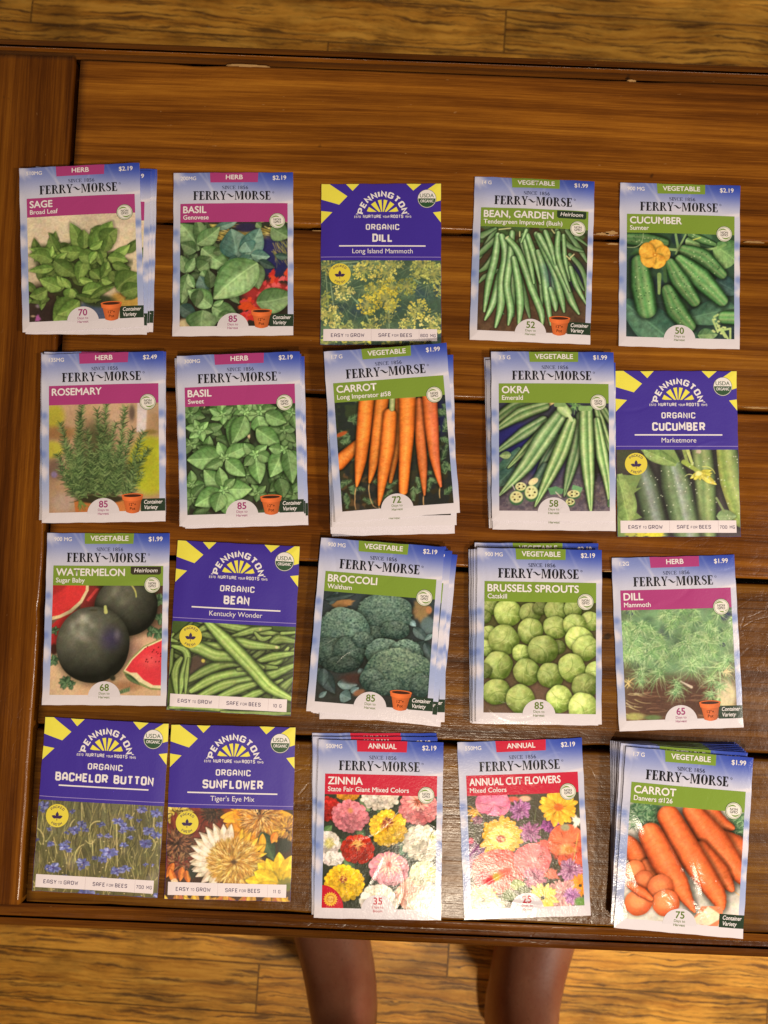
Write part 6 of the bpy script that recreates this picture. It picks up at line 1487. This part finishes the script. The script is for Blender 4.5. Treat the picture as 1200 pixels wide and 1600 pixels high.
def organic_packet(key, title, variety, pic, weight, pk=None, tcap=5.7):
    pk = pk or Packet(82.5, 112.5, hash_(key), bulge=.8, crinkle=.15, lift=1.3); parts = []
    def colf(u, v):
        c = np.tile(BLUE, (len(u), 1)); return c
    parts.append(('paper_pouch', pk.pouch('paper_pouch', colf, 70, 96, edge=rgb(180, 176, 190))))
    P = Part(pk, .03)
    for q in [[(.05, .05), (5.6, .05), (18, 8.7), (12.4, 14.6), (.05, 10.9)], [(17, .05), (26.1, .05), (21.6, 4.9)], [(.05, 18.9), (7.7, 19.9), (.05, 27.8)], [(58.7, .05), (69, .05), (63.4, 4.9)], [(82.45, .05), (79, .05), (69, 7.0), (73.5, 14.4), (82.45, 11.6)], [(77.0, 20.1), (82.45, 19.3), (82.45, 27.0)]]:
        P.fine(q, YELLOW)
    P.rect(.1, 51.2, 82.4, 51.6, LILAC, .01)
    parts.append(('yellow_rays', P.mesh('yellow_rays')))
    P = Part(pk, .05 + .05 * pk.bulge); C0 = (42.3, 22.6)
    block(P, 'PENNINGTON', 0, 0, 4.3, WHITE, wt=1.3, gap=1.3, arc=(C0[0], C0[1], 13.2, 90, 1), width=44.0)
    for a0, a1 in [(163, 146), (135, 117), (107, 94), (86, 73), (63, 45), (34, 17)]:
        q = []
        for a, r in ((a0, 11.4), (a1, 11.4), (a1, None), (a0, None)):
            t = math.radians(a); ri = 2.7 / max(math.sin(t), .28) if r is None else r
            if r is None and ri > 10.5: ri = 10.5
            q.append((C0[0] + (ri if r else ri) * math.cos(t), C0[1] - ri * math.sin(t)))
        q = [(x, min(y, C0[1] - 2.9)) for x, y in q]; P.poly(q, YELLOW)
    for sg in (-1, 1): P.poly([(C0[0] + sg * 18.6, 21.4), (C0[0] + sg * 17.6, 20.7), (C0[0] + sg * 16.6, 21.4)], WHITE)
    block(P, 'ESTD', 22.9, 23.9, 1.5, WHITE, width=4.4); block(P, 'NURTURE', 28.8, 24.0, 2.2, WHITE, width=12.6, wt=1.1); block(P, 'YOUR', 42.4, 23.9, 1.5, WHITE, width=4.6); block(P, 'ROOTS', 47.8, 24.0, 2.2, WHITE, width=8.7, wt=1.1); block(P, '1945', 57.8, 23.9, 1.5, WHITE, width=4.2)
    parts.append(('brand_emblem', P.mesh('brand_emblem')))
    P = Part(pk, .05 + .05 * pk.bulge)
    block(P, 'ORGANIC', 42.3, 32.4, 4.1, WHITE, 'c', wt=1.1, gap=1.5, width=23.0)
    block(P, title, 42.3, 40.8, tcap, WHITE, 'c', wt=1.32, gap=1.2)
    P.rect(12.5, 43.2, 71.8, 44.1, WHITE)
    if variety: text(P, variety, 42.3, 48.8, 3.2, WHITE, 'c', .002)
    parts.append(('title_lettering', P.mesh('title_lettering')))
    P = Part(pk, .05); cx, cy = 72.8, 10.6; g = rgb(40, 82, 50)
    P.disc(cx, cy, 6.5, rgb(90, 90, 90)); P.disc(cx, cy, 6.2, rgb(236, 232, 232), .03); P.disc(cx, cy, 5.9, g, .06, a0=178, a1=362, n=30)
    text(P, 'USDA', cx, cy - .9, 2.6, g, 'c', .006, z=.08); text(P, 'ORGANIC', cx, cy + 2.6, 1.9, WHITE, 'c', .016, width=9.0, z=.11)
    parts.append(('organic_seal', P.mesh('organic_seal')))
    P = Part(pk, .03); P.picture(pic, .12, 53.7, 82.38, 112.4); parts.append(('picture_panel', P.mesh('picture_panel')))
    P = Part(pk, .08); cx, cy = 13.1, 63.4; pur = rgb(60, 40, 90)
    P.disc(cx, cy, 7.5, rgb(232, 216, 74))
    for a, L in ((90, 4.2), (22, 3.9), (158, 3.9)):
        t = math.radians(a); bx, by = cx, cy + 1.6
        q = [(bx + L * f * math.cos(t) - sgn * 1.05 * math.sin(f * math.pi) * math.sin(t), by - L * f * math.sin(t) - sgn * 1.05 * math.sin(f * math.pi) * math.cos(t)) for sgn, fs in ((1, np.linspace(0, 1, 8)), (-1, np.linspace(1, 0, 8)[1:-1])) for f in fs]
        P.poly(q, pur, .06)
    P.strip([(cx, cy + 1.4), (cx, cy + 3.2)], .4, pur, .06)
    block(P, 'PACKED', 0, 0, 1.6, pur, wt=.85, arc=(cx, cy, 4.9, 90, 1), width=9.4, z=.06); block(P, 'FRESH', 0, 0, 1.6, pur, wt=.85, arc=(cx, cy, 6.5, 270, -1), width=7.4, z=.06)
    parts.append(('freshness_seal', P.mesh('freshness_seal')))
    P = Part(pk, .08); P.rect(2.0, 101.6, 79.6, 109.9, rgb(238, 228, 236))
    for x in (34.6, 67.3): P.rect(x, 101.8, x + .15, 109.7, rgb(190, 172, 184), .03)
    block(P, 'EASY', 7.2, 107.2, 2.5, pur, width=8.6, wt=.85, z=.05); block(P, 'TO', 16.9, 107.0, 1.7, pur, width=2.4, wt=.7, z=.05); block(P, 'GROW', 20.6, 107.2, 2.5, pur, width=9.4, wt=.85, z=.05)
    block(P, 'SAFE', 39.6, 107.2, 2.5, pur, width=8.2, wt=.85, z=.05); block(P, 'FOR', 48.9, 107.0, 1.7, pur, width=4.4, wt=.7, z=.05); block(P, 'BEES', 54.4, 107.2, 2.5, pur, width=8.0, wt=.85, z=.05)
    block(P, weight, 73.4, 107.2, 2.2, pur, 'c', wt=.8, z=.05)
    parts.append(('info_bar', P.mesh('info_bar')))
    return finish(key, parts, M_MATT, pk)

def hash_(s): return sum((i + 1) * ord(c) for i, c in enumerate(s)) % 9973

DESIGN = {}
def finish(key, parts, mat, pk):
    for _, me in parts: me.materials.append(mat)
    DESIGN[key] = (parts, pk.height())

PEEK = ('paper_pouch', 'category_tab', 'picture_panel', 'title_banner', 'days_badge', 'container_badge', 'price_lettering')
GROUP = 'seed packets laid out on the table'
def lay(key, poses, labels, dz=None):
    """the top packet of a stack first; each packet is a thing of its own with copies of the printed parts"""
    parts, hgt = DESIGN[key]; n = len(poses)
    dz = dz or min(hgt + .12, 1.55)
    for i, (x, y, deg) in enumerate(poses):
        z = TABLE_Z + .0003 + (n - 1 - i) * dz * MM
        root = empty('seed_packet', (x, y, z), math.radians(deg), labels[i], 'seed packet', GROUP)
        for nm, me in parts:
            if i and nm not in PEEK: continue
            link(nm, me, root)

def stack_labels(top, what, low):
    return [top] + ['%s %s packet of its stack, %s' % (o_, what, d) for o_, d in low]

sky_packet('sage', 'HERB', '510MG', '$2.19', 'SAGE', 'Broad Leaf', pic_sage(), '70')
sky_packet('basil_genovese', 'HERB', '200MG', '$2.19', 'BASIL', 'Genovese', pic_basil_genovese(), '85', pk=Packet(82.5, 114.3, 2, bulge=1.2, crinkle=.3, lift=1.3))
sky_packet('bean_garden', 'VEGETABLE', '14 G', '$1.99', 'BEAN, GARDEN', 'Tendergreen Improved (Bush)', pic_bean_garden(), '52', heir=2, pk=Packet(82.5, 114.3, 3, bulge=2.0, crinkle=.6, lift=.6), tw=47.5)
sky_packet('cucumber_sumter', 'VEGETABLE', '900 MG', '$2.19', 'CUCUMBER', 'Sumter', pic_cucumber_sumter(), '50', pot=False, cont=False)
sky_packet('rosemary', 'HERB', '135MG', '$2.49', 'ROSEMARY', None, pic_rosemary(), '85')
sky_packet('basil_sweet', 'HERB', '300MG', '$2.19', 'BASIL', 'Sweet', pic_basil_sweet(), '85')
sky_packet('carrot_imperator', 'VEGETABLE', '1.7 G', '$1.99', 'CARROT', 'Long Imperator #58', pic_carrot_imperator(), '72', pot=False, cont=False)
sky_packet('okra', 'VEGETABLE', '3.5 G', '$1.99', 'OKRA', 'Emerald', pic_okra(), '58', pot=False, cont=False, pk=Packet(82.5, 114.3, 9, bulge=1.1, crinkle=.3))
sky_packet('watermelon', 'VEGETABLE', '900 MG', '$1.99', 'WATERMELON', 'Sugar Baby', pic_watermelon(), '68', pot=False, cont=False, heir=1, tw=46)
sky_packet('broccoli', 'VEGETABLE', '900 MG', '$2.19', 'BROCCOLI', 'Waltham', pic_broccoli(), '85', pk=Packet(82.5, 114.3, 13, bulge=.8, crinkle=.7), mat=M_GLOSS)
sky_packet('sprouts', 'VEGETABLE', '900 MG', '$2.19', 'BRUSSELS SPROUTS', 'Catskill', pic_sprouts(), '85', pot=False, cont=False, pk=Packet(82.5, 114.3, 14, bulge=.9, crinkle=1.), mat=M_GLOSS, tw=60)
sky_packet('dill_mammoth', 'HERB', '1.2G', '$1.99', 'DILL', 'Mammoth', pic_dill_mammoth(), '65')
sky_packet('zinnia', 'ANNUAL', '500MG', '$2.19', 'ZINNIA', 'State Fair Giant Mixed Colors', pic_zinnia(), '35', 'Bloom', pot=False, cont=False, emblem=True, pk=Packet(82.5, 114.3, 18, bulge=.6, crinkle=.2, folds=[(66, 48, 80, 56, 1.6, .5), (34, 94, 44, 74, 1.2, .25)]), mat=M_GLOSS)
sky_packet('cut_flowers', 'ANNUAL', '550MG', '$2.19', 'ANNUAL CUT FLOWERS', 'Mixed Colors', pic_cut_flowers(), '25', 'Bloom', pot=False, cont=False, pk=Packet(82.5, 114.3, 19, bulge=.4, crinkle=.2, lift=.5, folds=[(30, 104, 60, 108, 1.2, .3), (14, 92, 30, 84, 1.6, .3)]), mat=M_GLOSS, tw=60)
sky_packet('carrot_danvers', 'VEGETABLE', '1.7 G', '$1.99', 'CARROT', 'Danvers #126', pic_carrot_danvers(), '75', pot=False, pk=Packet(82.5, 114.3, 20, bulge=1.0, crinkle=1., folds=[(6, 36, 17, 54, 3.4, .85), (47, 64, 57, 94, 3.2, .9), (4, 66, 16, 92, 3.2, .6), (30, 86, 40, 102, 2.6, .75), (50, 92, 62, 108, 2.8, .8), (3, 92, 10, 110, 2.6, .6)]), mat=M_GLOSS)
organic_packet('organic_dill', 'DILL', 'Long Island Mammoth', pic_dill_umbels(), '800 MG')
organic_packet('organic_cucumber', 'CUCUMBER', 'Marketmore', pic_cucumber_marketmore(), '700 MG')
organic_packet('organic_bean', 'BEAN', 'Kentucky Wonder', pic_bean_kentucky(), '10 G', pk=Packet(82.5, 112.5, 33, bulge=1.5, lift=.9))
organic_packet('bachelor_button', 'BACHELOR BUTTON', None, pic_bachelor(), '700 MG')
organic_packet('sunflower', 'SUNFLOWER', "Tiger's Eye Mix", pic_sunflower(), '11 G')

POSE = {
'sage': [(-0.2155, 0.2016, 5.02), (-0.2109, 0.1989, 1.93), (-0.2093, 0.2016, 1.01), (-0.2077, 0.2017, 1.93)],
'basil_genovese': [(-0.1127, 0.2025, 2.79)],
'organic_dill': [(-0.011, 0.1994, 2.2)],
'bean_garden': [(0.0926, 0.2063, -0.06)],
'cucumber_sumter': [(0.1935, 0.2064, 0.76)],
'rosemary': [(-0.1927, 0.0722, 3.77), (-0.1931, 0.0732, 2.39), (-0.1927, 0.0719, 3.17), (-0.1958, 0.0737, 3.03)],
'basil_sweet': [(-0.1001, 0.0746, 4.33), (-0.1005, 0.0737, 3.89), (-0.0993, 0.0737, 4.37), (-0.0975, 0.0726, 4.1), (-0.1022, 0.0751, 5.26), (-0.0991, 0.0733, 3.89)],
'carrot_imperator': [(0.0007, 0.0823, 6.59), (0.002, 0.0768, 3.2), (-0.0001, 0.0763, 4.23), (0.0012, 0.0750, 2.92), (0.0001, 0.0742, 4.12), (0.0012, 0.0730, 2.98), (0.0016, 0.0723, 2.6), (0.0014, 0.0712, 3.53)],
'okra': [(0.1092, 0.0847, 1.97), (0.1105, 0.0786, 1.41), (0.1069, 0.0804, 2.85), (0.1063, 0.0827, 3.18)],
'organic_cucumber': [(0.1944, 0.0768, 2.27)],
'watermelon': [(-0.1847, -0.0495, 1.97)],
'organic_bean': [(-0.0993, -0.052, -0.59)],
'broccoli': [(-0.0043, -0.0483, -2.2), (-0.0002, -0.0499, -3.28), (-0.0027, -0.0483, -1.66), (0.0012, -0.0515, 0.98), (-0.0004, -0.0503, -2.19), (0.0034, -0.0520, -3.6)],
'sprouts': [(0.1034, -0.0486, 1.31), (0.1014, -0.0496, 1.34), (0.1003, -0.0494, 1.92), (0.1027, -0.0447, 2.05), (0.0991, -0.0492, 2.27), (0.1, -0.0495, 2.18)],
'dill_mammoth': [(0.1965, -0.0498, 3.87)],
'bachelor_button': [(-0.1808, -0.1726, -0.78)],
'sunflower': [(-0.0953, -0.1729, 0.97)],
'zinnia': [(0.0031, -0.1791, 1.09), (0.0003, -0.1768, 2.32), (-0.0002, -0.1747, 2.43)],
'cut_flowers': [(0.0979, -0.1753, 4.37)],
'carrot_danvers': [(0.1993, -0.1762, -2.6), (0.197, -0.174, -1.91), (0.1968, -0.1734, -1.52), (0.1972, -0.1731, -0.71), (0.1971, -0.1728, 0.06), (0.1969, -0.1724, 0.84), (0.1966, -0.1723, 1.21), (0.1965, -0.1722, 1.7)],
}
ORD = ['second', 'third', 'fourth', 'fifth', 'sixth', 'seventh', 'eighth']
TOP = {
'sage': ('broad leaf sage packet with purple banner, topmost of the stack in the far left corner', 'broad leaf sage packet'),
'basil_genovese': ('single purple bannered packet of genovese basil with red petals in its picture', 'genovese basil packet'),
'organic_dill': ('blue organic dill packet with yellow rays and picture of yellow dill heads', 'dill packet'),
'bean_garden': ('puffy green bannered packet of garden beans with dark heirloom tag', 'bean packet'),
'cucumber_sumter': ('green bannered cucumber packet picturing five cucumbers and a yellow flower', 'cucumber packet'),
'rosemary': ('rosemary packet picturing a bush in a clay pot, topmost of its stack', 'rosemary packet'),
'basil_sweet': ('sweet basil packet filled with whorls of green leaves, topmost of its stack', 'sweet basil packet'),
'carrot_imperator': ('long slim orange carrots packet with green banner, tilted on top of its tall stack', 'long carrot packet'),
'okra': ('okra packet picturing green pods and cut slices, topmost of its stack', 'okra packet'),
'organic_cucumber': ('blue organic cucumber packet at the right edge, showing dark ridged cucumbers', 'cucumber packet'),
'watermelon': ('watermelon packet with two dark round melons and red slices', 'watermelon packet'),
'organic_bean': ('blue organic bean packet with a heap of flat green pods', 'bean packet'),
'broccoli': ('broccoli packet with three dark green heads, topmost of its tilted stack', 'broccoli packet'),
'sprouts': ('brussels sprouts packet full of round green sprouts, topmost of its crinkled stack', 'brussels sprouts packet'),
'dill_mammoth': ('purple bannered dill packet with feathery green leaves hanging over a basket', 'dill packet'),
'bachelor_button': ('blue organic packet of bachelor button with a meadow of blue flowers', 'flower packet'),
'sunflower': ('blue organic sunflower packet with fluffy golden and white petalled blooms', 'sunflower packet'),
'zinnia': ('red bannered zinnia packet with round pink, yellow, white and red blooms, topmost', 'zinnia packet'),
'cut_flowers': ('red bannered packet of mixed cut flowers with orange daisies and red poppies', 'flower packet'),
'carrot_danvers': ('shiny crinkled packet of thick carrots and carrot slices, topmost of the near right stack', 'thick carrot packet'),
}
for key, poses in POSE.items():
    top, what = TOP[key]; n = len(poses)
    lab = [top]
    for i in range(1, n):
        lab.append('%s %s from the top of its stack%s' % (what, ORD[i - 1] , ', lying on the table' if i == n - 1 else ', only its edges showing'))
    lay(key, poses, lab)

# ---------------------------------------------------------------------------
# THE PERSON standing at the near edge (only feet and ankles are in view)
# ---------------------------------------------------------------------------
def skinned(name, chains, mat, parent=None, sub=2):
    """chains of (point, radius) that share points grow one continuous surface"""
    V, R, E, idx = [], [], [], {}
    for ch in chains:
        prev = None
        for p, r in ch:
            k = tuple(round(c, 4) for c in p)
            if k not in idx: idx[k] = len(V); V.append(p); R.append(r)
            if prev is not None and prev != idx[k]: E.append((prev, idx[k]))
            prev = idx[k]
    me = bpy.data.meshes.new(name); me.from_pydata(V, E, []); ob = bpy.data.objects.new(name, me); COL.objects.link(ob)
    ob.modifiers.new('skin', 'SKIN').use_smooth_shade = True
    lay_ = me.skin_vertices[0].data
    for i, r in enumerate(R): lay_[i].radius = (r, r) if not isinstance(r, tuple) else r
    lay_[0].use_root = True
    ob.modifiers.new('sub', 'SUBSURF').levels = sub; ob.modifiers['sub'].render_levels = sub
    dg = bpy.context.evaluated_depsgraph_get(); m2 = bpy.data.meshes.new_from_object(ob.evaluated_get(dg)); m2.name = name
    bpy.data.objects.remove(ob); bpy.data.meshes.remove(me)
    for p in m2.polygons: p.use_smooth = True
    return link(name, m2, parent, mat)

PC = Vector((.078, -.515, 0))
def W_(x, y, z): return (PC.x + x, PC.y + y, z)
pel = (W_(0, -.02, .90), .135)
ch = []
for s_, fx, out in ((-1, -.098, -.045), (1, .088, .045)):
    ank = W_(fx, .0, .085)
    ch.append([pel, (W_(s_ * .10, -.01, .80), .090), (W_(s_ * .105, .0, .66), .076), (W_(fx * .98, .01, .50), .056), (W_(fx, .0, .40), .055), (W_(fx, -.020, .30), .036), (W_(fx, -.012, .19), .0265), (W_(fx, -.006, .13), .0255), (ank, .029),
               (W_(fx + out * .25, .04, .062), .045), (W_(fx + out * .8, .10, .038), .048), (W_(fx + out * 1.2, .165, .026), .040)])
    ch.append([(ank, .029), (W_(fx, -.05, .036), .034)])
    for t in range(5):
        dx = (-.038 + .0185 * t); big = (t == 4) if s_ < 0 else (t == 0)
        L = .050 if big else .036 - .004 * abs(t - (3 if s_ < 0 else 1)); r = .013 if big else .009
        ch.append([(W_(fx + out * 1.2, .165, .026), .040), (W_(fx + out * 1.3 + dx, .190, .018), r * 1.1), (W_(fx + out * 1.5 + dx * 1.1, .190 + L, .012), r)])
ch.append([pel, (W_(0, -.02, .92), .13)])
person = skinned('person', ch, M_SKIN)
tag(person, 'barefoot person standing at the near table edge, lower legs in shadow', 'person')
